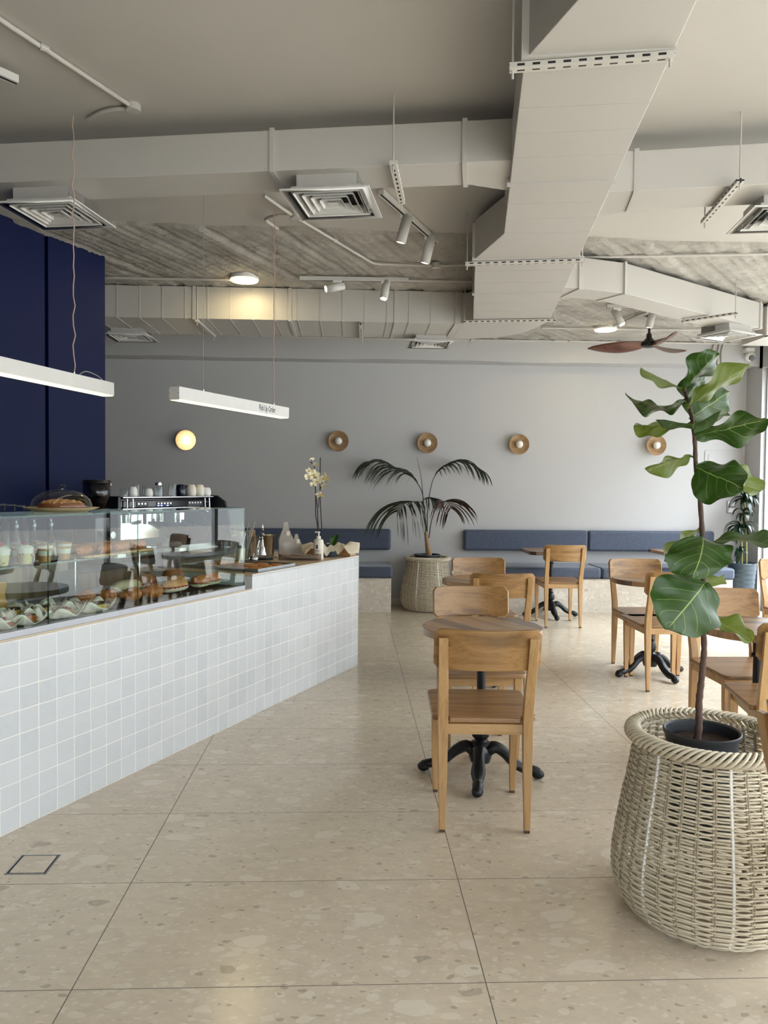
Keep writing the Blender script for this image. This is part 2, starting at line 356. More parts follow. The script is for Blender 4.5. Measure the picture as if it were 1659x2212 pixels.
        if bevel:
            md = o.modifiers.new('bevel', 'BEVEL'); md.width = bevel; md.segments = seg; md.limit_method = 'ANGLE'; md.angle_limit = .6; md.harden_normals = True
        if sub: md = o.modifiers.new('sub', 'SUBSURF'); md.levels = sub; md.render_levels = sub
        if label: o['label'] = label
        return o
TM = {}
def tag(o, label=None, cat=None, group=None, kind=None):
    if label: o['label'] = label
    if cat: o['category'] = cat
    if group: o['group'] = group
    if kind: o['kind'] = kind
    return o
def thing(name, label, cat, loc=(0, 0, 0), rz=0.0, group=None):
    o = bpy.data.objects.new(name, None); C.objects.link(o); o.empty_display_size = .1
    o.location = loc; o.rotation_euler = (0, 0, rz)
    TM[o.name] = Matrix.Translation(Vector(loc)) @ Matrix.Rotation(rz, 4, 'Z')
    return tag(o, label, cat, group)
def kids(o): return [c for c in bpy.data.objects if c.parent == o]
def copy_tree(o, loc=None, rz=None, label=None, group=None, parent=None, rot=None):
    c = o.copy(); C.objects.link(c); c.parent = parent
    if loc is not None: c.location = loc
    if rz is not None: c.rotation_euler = (0, 0, rz)
    if rot is not None: c.rotation_euler = rot
    if label: c['label'] = label
    if group: c['group'] = group
    TM[c.name] = Matrix.Translation(c.location) @ c.rotation_euler.to_matrix().to_4x4()
    for ch in kids(o): copy_tree(ch, parent=c)
    return c
def struct(name, mb, mat, **kw): return tag(mb.build(name, mat, **kw), kind='structure')
def smooth_path(pts, n=6):
    P = [Vector(p) for p in pts]; out = []
    for i in range(len(P)-1):
        a, b, c, d = P[max(i-1, 0)], P[i], P[i+1], P[min(i+2, len(P)-1)]
        for k in range(n):
            t = k/n; out.append(.5*((2*b)+(c-a)*t+(2*a-5*b+4*c-d)*t*t+(3*b-a-3*c+d)*t**3))
    out.append(P[-1]); return out
def rrect(w, d, r, n=5, cx=0, cy=0):
    out = []
    for (sx, sy, a0) in ((1, 1, 0), (-1, 1, PI/2), (-1, -1, PI), (1, -1, 1.5*PI)):
        for k in range(n+1):
            a = a0+PI/2*k/n; out.append((cx+sx*(w/2-r)+r*math.cos(a), cy+sy*(d/2-r)+r*math.sin(a)))
    return out
def textmesh(s, size, mat, name, parent, mw, xs=1.0):
    cu = bpy.data.curves.new(name+'_c', 'FONT'); cu.body = s; cu.size = size; cu.extrude = .0004; cu.align_x = 'CENTER'
    to = bpy.data.objects.new(name+'_t', cu); C.objects.link(to); bpy.context.view_layer.update()
    me = bpy.data.meshes.new_from_object(to.evaluated_get(bpy.context.evaluated_depsgraph_get())); bpy.data.objects.remove(to)
    me.transform(Matrix.Diagonal((xs, 1, 1, 1))); me.transform(mw); me.materials.clear(); me.materials.append(MT(mat)); me.name = name
    o = bpy.data.objects.new(name, me); C.objects.link(o); o.parent = parent; TM[o.name] = TM[parent.name]; return o
# ------------------------------------------------------------------ room shell
CZ = 3.255; XR = 4.918; XL = -4.6; YB = 9.5; YF = -1.6
struct('floor', MB().b2((XL-.2, YF-.2, -.1), (XR+.2, YB+.2, 0)), 'floor_stone')
struct('ceiling', MB().b2((XL-.2, YF-.2, CZ), (XR+.2, YB+.2, CZ+.15)), 'paint_ceiling')
struct('wall_back', MB().b2((XL-.2, YB, 0), (XR+.2, YB+.2, CZ)), 'paint_wall')
struct('wall_far_left', MB().b2((XL-.2, YF, 0), (XL, YB, CZ)), 'paint_blue')  # unseen wall, given dark blue to cut bounce light at the left
# dropped beam along the top of the back wall, with a slightly wavy lower edge
m = MB()
rings = []
for i in range(61):
    x = XL+(XR-XL)*i/60; dz = .006*math.sin(x*2.1)+.004*math.sin(x*5.3)
    rings.append([(x, 9.2, 2.965+dz), (x, YB+.01, 2.97), (x, YB+.01, CZ+.01), (x, 9.2, CZ+.01)])
struct('trim_1', m.loft(rings), 'paint_wall')
# board-formed rough concrete strip of ceiling beyond Y=5.5
def plank(x, y):
    ang = math.radians(24 if x < 1.3 else 40)
    s = x*math.cos(ang)-y*math.sin(ang); a = x*math.sin(ang)+y*math.cos(ang)
    k = math.floor(s/.078); fr = s/.078-k
    h = noise.noise(V(k*3.7, a*.35, 0))*.018
    edge = math.exp(-(min(fr, 1-fr)/.09)**2); h -= edge*(.008+.016*noise.noise(V(a*3, k*2.1, 5)))
    h += noise.noise(V(x*7, y*7, 2))*.009+noise.noise(V(x*22, y*22, 4))*.006
    return h
m = MB(); G = []
nx, ny = 420, 180
for j in range(ny+1):
    row = []
    for i in range(nx+1):
        x = XL+(XR-XL)*i/nx; yb = 5.44+.03*x+.05*noise.noise(V(x*1.5, 0, 0))+.03*noise.noise(V(x*6, 3, 0)); y = yb+(9.25-yb)*j/ny
        z = CZ-.022+(0 if j > 1 else .03)+min(.018, plank(x, y)*min(1, j/3))
        row.append((x, y, z))
    G.append(row)
struct('trim_2', m.sheet(G), 'rough_concrete', recalc=False, sharp=9)
# blue partition running behind the counter
D0 = V(-1.436, 3.194, 0); DU = V(.439, .8985, 0); DN = V(-.8985, .439, 0); RZ = math.atan2(.8985, .439)
def cw(u, v, z=0): return D0+DU*u+DN*v+V(0, 0, z)
CT = Matrix.Translation(D0) @ Matrix.Rotation(RZ, 4, 'Z')
m = MB(); m.T = CT
m.b2((1.90, 1.765, 0), (2.456, 2.0, CZ)); m.b2((1.87, 1.85, 0), (1.91, 2.0, CZ)); m.b2((-3.4, 1.775, 0), (1.878, 2.0, CZ))
struct('wall_left', m, 'paint_blue')
# right side: glazed front, solid return near the corner
m = MB(); m.b2((XR, 9.13, 0), (XR+.2, YB+.1, CZ)); m.b2((XR, YF-.2, 2.93), (XR+.2, 9.2, CZ)); struct('wall_right', m, 'paint_wall')
m = MB(); m.b2((XL, YF-.2, 2.93), (XR+.2, YF, CZ)); m.b2((XL, YF-.2, 0), (.2, YF, CZ)); struct('wall_front', m, 'paint_wall')  # unseen wall; closed left part added to dim the light from the front
def glazing(n, a, b, horiz):
    """aluminium framed full-height window from a to b along x or y"""
    L = abs(b-a); k = max(1, round(L/1.5)); w = L/k
    fr = MB()
    for i in range(k+1):
        p = a+(b-a)*i/k
        q = (p, YF-.1, 1.465) if horiz else (XR+.1, p, 1.465)
        fr.box(q, (.05, .09, 2.93) if horiz else (.09, .05, 2.93))
    for z in (.03, 2.9):
        fr.box(((a+b)/2, YF-.1, z) if horiz else (XR+.1, (a+b)/2, z), (L, .08, .06) if horiz else (.08, L, .06))
    f = struct('window_%d' % n, fr, 'aluminium')
    for i in range(k):
        p = a+(b-a)*(i+.5)/k
        g = MB().box((p, YF-.1, 1.465) if horiz else (XR+.1, p, 1.465), (w-.05, .008, 2.81) if horiz else (.008, w-.05, 2.81))
        o = g.build('pane', 'window_glass'); o.parent = f
glazing(1, 9.13, YF, False); glazing(2, .2, XR, True)
# skirting of the same stone
struct('baseboard_back', MB().b2((XL, 9.485, 0), (XR, 9.5, .085)), 'bench_stone', bevel=.002)
struct('baseboard_right', MB().b2((XR-.015, 9.13, 0), (XR, 9.485, .085)), 'bench_stone', bevel=.002)
# outside
o = struct('ground', MB().b2((XR+.2, -14, -.12), (XR+16, 20, -.02)), 'outdoor_paving')
o = struct('ground_front', MB().b2((-14, -16, -.12), (XR+.2, YF-.2, -.02)), 'outdoor_paving')
# floor service box, tile-filled lid in a steel frame
t = thing('floor_access_cover', 'small square stone-filled access cover in a thin steel frame set in the floor', 'floor cover', (-1.205, 2.957, 0))
m = MB(); s = .076
for a, b in (((-s, -s), (s, -s+.005)), ((-s, s-.005), (s, s)), ((-s, -s), (-s+.005, s)), ((s-.005, -s), (s, s))): m.b2((a[0], a[1], -.01), (b[0], b[1], .0015))
m.build('frame', 'zinc', t)
MB().b2((-s+.005, -s+.005, -.01), (s-.005, s-.005, .0006)).build('gap', 'dark_void', t)
MB().b2((-s+.012, -s+.011, -.01), (s-.012, s-.008, .0013)).build('lid', 'floor_stone', t)

# ------------------------------------------------------------------ ducts
E1 = V(.155, .988, 0); P1 = V(-.988, .155, 0); R0 = V(1.097, 2.75, 0)
def bw(s, w, z): p = R0+E1*s+P1*w; return (p.x, p.y, z)
ZB, ZT = 2.94, 3.16
def quadring(a, b, z0, z1): return [(a[0], a[1], z0), (b[0], b[1], z0), (b[0], b[1], z1), (a[0], a[1], z1)]
t = thing('main_air_duct', 'widest painted sheet-metal duct running from above the camera towards the back wall', 'air duct', (1.2, 4.7, ZB))
secs = [(-2.6, 0, .27), (-.65, 0, .27), (-.12, 0, .50), (1.72, 0, .495), (2.20, 0, .66), (4.10, 0, .675)]
m = MB(); rings = [quadring(bw(s, a, 0), bw(s, b, 0), ZB, ZT if s < 1.8 else 3.19) for s, a, b in secs]
for oo, ii in (((1.70, 7.10), (1.06, 6.90)), ((1.62, 7.38), (1.05, 6.92)), ((1.44, 7.60), (1.04, 6.95)), ((1.22, 7.70), (1.02, 6.97)), ((.98, 7.73), (.98, 6.99))):
    rings.append(quadring(oo, ii, ZB, 3.21))
m.loft(rings).build('duct_body', 'paint_duct', t, w=True, bevel=.004)
for s in (-.14, .98, 2.22, 3.12):
    w = .51 if s < 2 else .68
    m = MB(); m.loft([quadring(bw(s-.014, -.008, 0), bw(s-.014, w, 0), ZB-.008, 3.17), quadring(bw(s+.014, -.008, 0), bw(s+.014, w, 0), ZB-.008, 3.17)]).build('flange', 'paint_duct', t, w=True)
for s in [.22, .44, .68, 1.25, 1.48, 1.72, 2.5, 2.8, 3.4, 3.7]:
    w = .5 if s < 2 else .67
    m = MB(); m.loft([quadring(bw(s-.002, .002, 0), bw(s-.002, w-.004, 0), ZB-.0015, ZB+.01), quadring(bw(s+.002, .002, 0), bw(s+.002, w-.004, 0), ZB-.0015, ZB+.01)]).build('seam', 'paint_duct', t, w=True)
# duct A, left of the main duct
AD = V(.986, -.166, 0); AN = V(.166, .986, 0); A0 = V(.53, 3.62, 0)
def aw(s, w, z): p = A0+AD*s+AN*w; return (p.x, p.y, z)
ZA = 2.967
t = thing('branch_air_duct', 'painted duct branch crossing the left half of the ceiling behind the near diffusers', 'air duct', tuple(aw(-1, .1, ZA)))
m = MB(); m.loft([quadring(aw(s, 0, 0), aw(s, w, 0), ZA, 3.16) for s, w in ((-3.3, .27), (0, .27), (.26, .40))]).build('duct_body', 'paint_duct', t, w=True, bevel=.004)
for s in (-.94, -.02):
    m = MB(); m.loft([quadring(aw(s+d, -.008, 0), aw(s+d, .278, 0), ZA-.008, 3.168) for d in (-.012, .012)]).build('flange', 'paint_duct', t, w=True)
t2 = thing('branch_air_duct', 'painted duct branch leaving the main duct towards the upper right corner', 'air duct', (1.9, 3.9, ZA-.015))
B0 = V(1.41, 3.865, 0); BD = V(.978, -.208, 0); BN = V(.208, .978, 0)
def b2w(s, w): p = B0+BD*s+BN*w; return (p.x, p.y)
m = MB(); m.loft([quadring(b2w(s, 0 if s > -.05 else -.03), b2w(s, w), ZA-.017, 3.15) for s, w in ((-.25, .42), (-.0, .28), (3.4, .28))]).build('duct_body', 'paint_duct', t2, w=True, bevel=.004)
for s in (.0, 1.9):
    m = MB(); m.loft([quadring(b2w(s+d, -.008), b2w(s+d, .288), ZA-.025, 3.158) for d in (-.012, .012)]).build('flange', 'paint_duct', t2, w=True)
# rear duct C
t = thing('rear_air_duct', 'long boxed duct running across the left in front of the grey back wall', 'air duct', (-1.6, 7.36, ZB))
m = MB(); m.b2((-4.55, 7.0, ZB), (.99, 7.73, 3.225)).build('duct_body', 'paint_duct', t, w=True, bevel=.004)
for x in (-1.42, -.57, .38, .93, -3.2):
    m = MB(); m.b2((x-.014, 6.992, ZB-.008), (x+.014, 7.738, 3.228)).build('flange', 'paint_duct', t, w=True)
for i in range(22):
    x = -2.5+i*.2
    if x > .9: break
    m = MB(); m.loft([quadring((x-.003, 6.996), (x-.003, 7.734), ZB-.004, 3.226), quadring((x+.003, 6.996), (x+.003, 7.734), ZB-.004, 3.226)]).build('seam', 'paint_duct', t, w=True)
# duct D to the right rear
t = thing('angled_air_duct', 'painted duct slanting away to the right above the ceiling fan', 'air duct', (2.7, 6.35, 2.957))
pts = [((1.36, 5.74), (1.20, 6.05)), ((1.70, 5.771), (1.64, 6.05)), ((2.081, 5.894), (1.95, 6.12)), ((3.80, 7.07), (3.64, 7.30))]
m = MB(); m.loft([quadring(a, b, 2.957, 3.19) for a, b in pts]).build('duct_body', 'paint_duct', t, w=True, bevel=.004)
for a, b in ((pts[1][0], pts[1][1]), (pts[2][0], pts[2][1]), ((3.76, 7.045), (3.60, 7.275))):
    d = V(.02, .006, 0) if a[0] < 1.8 else V(.012, .012, 0)
    m = MB(); m.loft([[(p[0]+k*d.x, p[1]+k*d.y, p[2]) for p in quadring((a[0]+.004, a[1]-.008), (b[0]-.004, b[1]+.008), 2.949, 3.198)] for k in (-1, 1)]).build('flange', 'paint_duct', t, w=True)
t = thing('louvred_duct_outlet', 'white louvred air outlet box at the far right end of the ceiling', 'air outlet', (4.15, 7.35, 3.0))
m = MB(); m.b2((3.87, 7.16, 2.90), (4.6, 7.6, 3.19)).build('box', 'paint_duct', t, w=True)
m = MB()
for i in range(7): m.box((4.23, 7.145, 2.93+i*.037), (.68, .03, .006), (.7, 0, 0))
m.b2((3.87, 7.13, 2.895), (4.6, 7.16, 2.91)); m.b2((3.87, 7.13, 3.18), (4.6, 7.16, 3.195)); m.b2((3.87, 7.13, 2.9), (3.885, 7.16, 3.19)); m.build('louvre', 'white_paint', t, w=True)
MB().b2((3.89, 7.155, 2.91), (4.59, 7.162, 3.18)).build('backing', 'dark_void', t, w=True)

# perforated support struts with threaded rods
def hanger(p, q, label, z=2.93, rods=(1, 1), rtop=CZ, drop=.05, group=None):
    p = Vector((p[0], p[1], z)); q = Vector((q[0], q[1], z)); d = (q-p); L = d.length; d.normalize()
    t = thing('duct_hanger', label, 'duct hanger', tuple((p+q)/2), math.atan2(d.y, d.x))
    m = MB(); m.b2((-L/2, -.018, -.022), (L/2, .018, .0)).build('strut', 'perforated_strut', t, bevel=.002)
    for i, sx in enumerate((-1, 1)):
        if rods[i]: MB().cyl((sx*(L/2-.012), 0, -drop), (sx*(L/2-.012), 0, rtop-z), .004, 8).build('rod', 'rod_metal', t)
    return t
a, b = atZ(1100, 140, 2.93), atZ(1456, 113, 2.93); hanger(a, b, 'perforated strut across the near underside of the main duct')
a, b = atZ(1005, 567, 2.93), atZ(1262, 559, 2.93); hanger(a, b, 'perforated strut under the widened middle of the main duct')
a, b = atZ(1001, 693, 2.93), atZ(1200, 690, 2.93); hanger(a, b, 'perforated strut under the far end of the main duct')
hanger(atZ(849, 345, 2.955), atZ(868, 432, 2.955), 'short strut running front to back under the left branch duct beside a diffuser', 2.955)
hanger(atZ(1600, 384, 2.94), atZ(1521, 475, 2.94), 'strut running front to back under the upper right branch duct', 2.94)
hanger(atZ(1474, 692, 2.945), atZ(1592, 674, 2.945), 'strut under the angled duct above the ceiling fan', 2.945)
hanger(atZ(425, 690, 2.93), atZ(463, 724, 2.93), 'strut under the rear duct above the pick-up pendant', 2.93)
hanger(atZ(779, 697, 2.93), atZ(781, 733, 2.93), 'strut under the rear duct above the palm', 2.93)

# square ceiling diffusers
def diffuser(label):
    t = thing('ceiling_diffuser', label, 'air vent', (0, 0, 0), 0, 'square ceiling diffusers')
    R = .218
    def ring(m, r0, z0, r1, z1, th=.004):
        o = [(-r0, -r0), (r0, -r0), (r0, r0), (-r0, r0)]; i = [(-r1, -r1), (r1, -r1), (r1, r1), (-r1, r1)]
        A = [(x, y, z0) for x, y in o]; B = [(x, y, z1) for x, y in i]; Bt = [(x, y, z1+th) for x, y in i]; At = [(x, y, z0+th) for x, y in o]
        RR = [m.vs(A), m.vs(B), m.vs(Bt), m.vs(At)]
        for k in range(4):
            for j in range(4): m.f([RR[k][j], RR[k][(j+1) % 4], RR[(k+1) % 4][(j+1) % 4], RR[(k+1) % 4][j]])
    m = MB(); ring(m, R, 0, R-.035, .002, .006); ring(m, R-.035, .002, R-.048, .03); m.build('frame', 'white_paint', t)
    for k in range(4):
        ro = .165-k*.036; m = MB(); ring(m, ro, .0, ro-.022, .03, .003); m.build('louvre', 'white_paint', t)
    m = MB(); m.loft([[(-r, -r, z), (r, -r, z), (r, r, z), (-r, r, z)] for r, z in ((.026, .002), (.004, .022))]).build('louvre', 'white_paint', t)
    m = MB()
    for (x0, y0, x1, y1) in ((-.152, -.152, .152, -.149), (-.152, .149, .152, .152), (-.152, -.152, -.149, .152), (.149, -.152, .152, .152)): m.b2((x0, y0, .006), (x1, y1, .10))
    m.build('neck_box', 'paint_duct', t); MB().b2((-.149, -.149, .05), (.149, .149, .1)).build('dark_throat', 'dark_void', t)
    return t
dz = 2.872
v1 = diffuser('large square diffuser at the upper left in front of the blue wall')
for i, (x, y, r, l) in enumerate(((-1.57, 4.20, -10.5, None), (-.107, 3.94, -10.5, 'large square diffuser hanging left of the main duct next to a short strut'), (2.245, 4.0, -9, 'square diffuser cut off by the right edge of the photo, near the top'),
        (-2.15, 7.63, 0, 'small-looking far diffuser with grey box beside the blue wall edge'), (.76, 7.71, 0, 'far diffuser above the right part of the rear duct, over a wall lamp'), (3.44, 7.04, 25.6, 'far diffuser at the end of the angled duct, above the dome camera'))):
    o = v1 if i == 0 else copy_tree(v1, label=l)
    o.location = (x, y, dz); o.rotation_euler = (0, 0, math.radians(r))

# surface conduits
ZR = CZ-.046
def conduit(pts, label, r=.011, box=None, clips=()):
    P = [Vector(p) for p in pts]; t = thing('conduit', label, 'conduit', tuple(P[0]))
    q = []
    for i, p in enumerate(P):
        if 0 < i < len(P)-1:
            a = (P[i-1]-p).normalized()*min(.05, (P[i-1]-p).length*.3); b = (P[i+1]-p).normalized()*min(.05, (P[i+1]-p).length*.3)
            q += [p+a, p+a*.3+b*.3*0+(a+b)*.12, p+b]
        else: q.append(p)
    MB().tube(q, r, 10).build('pipe', 'paint_duct', t, w=True)
    for b in (box or []):
        MB().cyl(Vector(b)+V(0, 0, -.018), Vector(b)+V(0, 0, .02), .035, 20).build('junction_box', 'paint_duct', t, w=True, bevel=.002)
    for c in clips:
        MB().cyl(Vector(c)-V(.012, .012, 0), Vector(c)+V(.012, .012, 0), r*1.45, 10).build('clip', 'paint_duct', t, w=True)
    return t
zz = CZ-.013
A_ = lambda x, y, z=zz: atZ(x, y, z)
conduit([A_(-160, -75), A_(0, 42), A_(285, 230)], 'long painted conduit crossing the ceiling at the upper left', box=[A_(288, 232)], clips=[A_(95, 103)])
conduit([A_(285, 234), A_(243, 236), A_(215, 243), A_(190, 258)], 'short curved conduit tail above the left pendant wire')
R_c = lambda x, y, z=ZR: atZ(x, y, z)
conduit([R_c(570, 422), R_c(625, 461), R_c(808, 570), R_c(945, 574), R_c(1035, 570)], 'conduit zigzagging over rough concrete to the near track light', box=[R_c(640, 466), R_c(942, 574)], clips=[R_c(723, 519)])
conduit([R_c(636, 464), R_c(590, 466), R_c(570, 474), R_c(600, 494)], 'small hooked conduit feeding the pick-up pendant')
conduit([R_c(1250, 556, 3.22), R_c(1659, 548, 3.22), R_c(1760, 546, 3.22)], 'straight conduit running right over rough concrete')
conduit([R_c(882, 606), R_c(1030, 608)], 'conduit linking the far track light to the main duct')
conduit([R_c(230, 600), R_c(505, 605)], 'conduit at the left feeding the round ceiling lamp')
conduit([R_c(1170, 708), R_c(1288, 710)], 'conduit from the main duct end to the far round lamp')
conduit([R_c(1325, 704), R_c(1395, 674)], 'slanting conduit between the far round lamp and the fan')
conduit([R_c(1330, 711), R_c(1525, 712)], 'conduit running right from the far round lamp')
B_ = lambda x, y, Y=9.185: atY(x, y, Y)
conduit([B_(230, 718), B_(779, 731), B_(1150, 736), B_(1560, 742), B_(1622, 742)], 'long thin pipe along the top of the back wall beam', .013, clips=[B_(566, 724), B_(1018, 734), B_(1230, 736)])
for xx, l in ((1540, 'leftmost'), (1552, 'middle'), (1560, 'rightmost')):
    conduit([B_(xx+4, 742), B_(xx-1, 760), B_(xx-1, 792)], l+' of three short pipes bending down the beam behind the fig', .012)
# wire loops at pendants
# ------------------------------------------------------------------ lamps
def round_lamp(p, label):
    t = thing('round_ceiling_lamp', label, 'ceiling lamp', (p.x, p.y, CZ-.028), 0, 'round ceiling lamps')
    MB().lathe([(.118, .02), (.122, -.006), (.122, -.02), (.116, -.024)], 40).build('rim', 'white_plastic', t)
    MB().lathe([(.116, -.020), (.112, -.031), (.09, -.036), (.0005, -.037)], 40).build('diffuser', 'lamp_warm', t)
round_lamp(atZ(528, 597, 3.235), 'lit round ceiling lamp on rough concrete left of the track lights')
round_lamp(atZ(1308, 706, 3.235), 'lit round ceiling lamp near the ceiling fan')
def spot_head(t, base, direction, L=.17, r=.033, stem=.05):
    """cylinder spotlight: adaptor on the track, stem, body; world coordinates"""
    base = Vector(base); d = Vector(direction).normalized()
    MB().box(base+V(0, 0, -.016), (.075, .032, .03)).build('adaptor', 'white_plastic', t, w=True, bevel=.003)
    pv = base+V(0, 0, -.03-stem)
    MB().cyl(base+V(0, 0, -.02), pv, .008, 10).build('stem', 'white_plastic', t, w=True)
    a = pv-d*L*.35; b = pv+d*L*.65
    m = MB(); m.tube([a, b], r, 28, caps=False)
    m.tube([a-d*.002, a], [r*.95, r], 28); o = m.build('spotlight', 'white_paint', t, w=True, solid=.002)
    m = MB(); m.tube([b-d*.012, b-d*.010], r*.8, 24); m.build('lamp_lens', 'spot_on', t, w=True)
    m = MB(); m.tube([b-d*.003, b+d*.001], r*1.0, 28, caps=False); m.tube([b-d*.01, b+d*.001], r*.84, 28, caps=False); m.build('trim_ring', 'steel', t, w=True)
def track(p, q, label):
    p = Vector(p); q = Vector(q); t = thing('track_light', label, 'track light', tuple((p+q)/2))
    d = (q-p).normalized(); s = V(-d.y, d.x, 0)
    def bar(w, z0, z1, nm, mt):
        m = MB(); m.loft([[c-s*w+V(0, 0, z0), c+s*w+V(0, 0, z0), c+s*w+V(0, 0, z1), c-s*w+V(0, 0, z1)] for c in (p, q)]); m.build(nm, mt, t, w=True)
    bar(.018, -.018, .014, 'track', 'white_paint'); bar(.006, -.0192, -.015, 'slot', 'dark_void')
    return t
p, q = atZ(823, 414, 3.235), atZ(942, 520, 3.235)
t = track(p, q, 'slanting ceiling track with two downward white spotlights right of the near diffuser')
h1 = p.lerp(q, .40); h2 = p.lerp(q, .86)
for h, (ax, ay), (bx, by) in ((h1, (868, 466), (852, 524)), (h2, (925, 512), (910, 570))):
    a = atY(ax, ay, h.y); b = atY(bx, by, h.y+.03); spot_head(t, (h.x, h.y, 3.23), b-a, L=(b-a).length, stem=.04)
p, q = atZ(648, 601, 3.20), atZ(882, 605, 3.20)
t = track(p, q, 'ceiling track with two lit spotlights parallel to the rear duct')
h = p.lerp(q, .345); a = atY(746, 628, h.y); b = atY(706, 636, h.y-.05); spot_head(t, (h.x, h.y, 3.195), b-a, L=.16, stem=.03)
h = p.lerp(q, .79); a = atY(839, 622, h.y); b = atY(832, 664, h.y-.04); spot_head(t, (h.x, h.y, 3.195), b-a, L=.16, stem=.03)
p, q = V(2.42, 7.35, 3.205), V(2.95, 7.35, 3.205)
t = track(p, q, 'ceiling track half hidden behind the angled duct with two spotlights')
spot_head(t, (2.52, 7.35, 3.20), (.25, -.25, -.6), stem=.05); spot_head(t, (2.86, 7.35, 3.20), (-.1, .1, -.6), stem=.05)
p, q = atZ(-150, 90, 3.2), atZ(36, 172, 3.2)
track(p, q, 'white track end entering the photo at the upper left edge')

def pendant(u0, u1, v, z0, h, label, text=None, wires=()):
    pass
# linear pendants: box parallel to the counter
def linear_pendant(p, q, z0, h, w, label, wires):
    p = V(p[0], p[1], 0); q = V(q[0], q[1], 0); d = (q-p).normalized(); L = (q-p).length
    t = thing('linear_pendant', label, 'pendant lamp', (p.x, p.y, z0), math.atan2(d.y, d.x), 'linear pendants over the counter')
    m = MB(); m.b2((0, 0, .004), (L, w, h)).build('housing', 'white_paint', t, bevel=.0015)
    m = MB(); m.b2((.004, .004, -.001), (L-.004, w-.004, .006)).build('diffuser', 'strip_warm', t)
    MB().b2((-.003, .0005, .001), (0, w-.0005, h-.001)).build('end_cap', 'white_paint', t); MB().b2((L, .0005, .001), (L+.003, w-.0005, h-.001)).build('end_cap', 'white_paint', t)
    m = MB()
    for y in (.004, w-.004):
        for z in (.01, h*.5, h-.006): m.cyl((-.0045, y, z), (-.002, y, z), .0018, 8)
    m.build('screw', 'dark_void', t)
    for x, mt, r, wob in wires:
        MB().cyl((x, w/2, h), (x, w/2, h+.014), .006, 10).build('cable_gland', 'steel', t)
        n = 26; top = CZ-.03-z0
        pts = [(x+wob*math.sin(i*1.9)*(1 if 0 < i < n else 0), w/2+wob*math.cos(i*2.3)*(1 if 0 < i < n else 0), h+(top-h)*i/n) for i in range(n+1)] if wob else [(x, w/2, h), (x, w/2, top)]
        MB().tube(pts, r, 6).build('wire', mt, t)
    return t
flat('wire_pink', S(176, 150, 136), .5); flat('wire_grey', S(150, 148, 142), .5)
pa, pb = atY(388, 850, 4.1), atY(624, 890, 5.13)
t = linear_pendant(pa, pb, 1.902, .070, .066, 'white linear pendant lettered Pick Up Order with a lit underside', [(.25, 'wire_grey', .0012, 0), (1.00, 'wire_pink', .0028, .004)])
textmesh('Pick Up Order', .052, 'ink', 'lettering', t, Matrix.Translation((.87, -.0006, .020)) @ Matrix.Rotation(PI/2, 4, 'X'), .62)
pa, pb = atY(-250, 770, 2.75), atY(246, 828, 4.10)
d = (V(pb.x-pa.x, pb.y-pa.y, 0)).length
t = linear_pendant(pa, pb, 1.915, .070, .066, 'white linear pendant entering from the left edge before the blue wall', [(d-.29, 'wire_pink', .003, .005)])
MB().tube(smooth_path([(d-.26, .033, .07), (d-.2, .03, .1), (d-.1, .035, .095), (d-.05, .03, .075)]), .0025, 6).build('cable', 'wire_grey', t)

# wall lamps: turned wooden dish with a globe bulb
def sconce(px, py, label, lit):
    c = atY(px, py, 9.43); t = thing('wall_lamp', label, 'wall lamp', (c.x, 9.5, c.z), 0, 'round wooden wall lamps')
    R = Matrix.Rotation(PI/2, 4, 'X')
    m = MB(); m.T = R; m.lathe([(.05, .0), (.05, .03), (.085, .04), (.122, .085), (.126, .09), (.121, .092), (.08, .060), (.045, .052), (.0005, .05)], 40).build('wooden_dish', 'wood_bowl', t)
    m = MB(); m.T = R; m.lathe([(.022, .045), (.022, .065)], 20).build('bulb_holder', 'white_plastic', t)
    m = MB(); m.ball((0, -.095, 0), .046, 16).build('globe_bulb', 'bulb_on' if lit else 'bulb_off', t)
for i, (x, y, l) in enumerate(((402, 951, 'only lit wooden wall lamp, leftmost, beneath the pick-up pendant'), (731, 953, 'unlit wooden wall lamp to the right of the orchid blossoms'),
        (923, 957, 'unlit wooden wall lamp directly above the palm'), (1121, 960, 'unlit wooden wall lamp above the long bench right of the palm'), (1417, 962, 'unlit wooden wall lamp just left of the fig stem'))): sconce(x, y, l, i == 0)

# ceiling fan
c = atZ(1403, 676, CZ); hub = V(c.x, c.y, 0)
t = thing('ceiling_fan', 'three-bladed brown wooden ceiling fan on a black rod', 'ceiling fan', (hub.x, hub.y, CZ))
MB().lathe([(.001, 0), (.058, 0), (.055, -.03), (.02, -.045), (.018, -.05)], 28).build('canopy', 'black_plastic', t)
MB().cyl((0, 0, -.04), (0, 0, -.22), .014, 14).build('down_rod', 'black_plastic', t)
MB().lathe([(.018, -.205), (.026, -.215), (.03, -.255), (.06, -.285), (.075, -.30), (.075, -.335), (.05, -.35), (.001, -.352)], 28).build('motor_housing', 'black_plastic', t)
for k, ang in enumerate((151, 271, 31)):
    G = []
    for i in range(25):
        s = i/24; r = .03+s*.585; wd = (.035+.075*math.sin(PI*min(1, s*1.05))**.8)*(1 if s < .93 else max(.25, 1-(s-.93)/.07*.75)); off = .035*math.sin(PI*s)
        zc = -.315-.02*math.sin(PI*s)+.0*s; tw = math.radians(20*(1-s)+20)
        row = []
        for j in range(7):
            q = (j/6-.5)*2; y = off+q*wd*math.cos(tw)*.75; z = zc+q*wd*math.sin(tw)*.75-.006*(1-q*q)
            a = math.radians(ang); row.append((r*math.cos(a)-y*math.sin(a), r*math.sin(a)+y*math.cos(a), z))
        G.append(row)
    MB().sheet(G).build('blade', 'fan_wood', t, solid=.009)
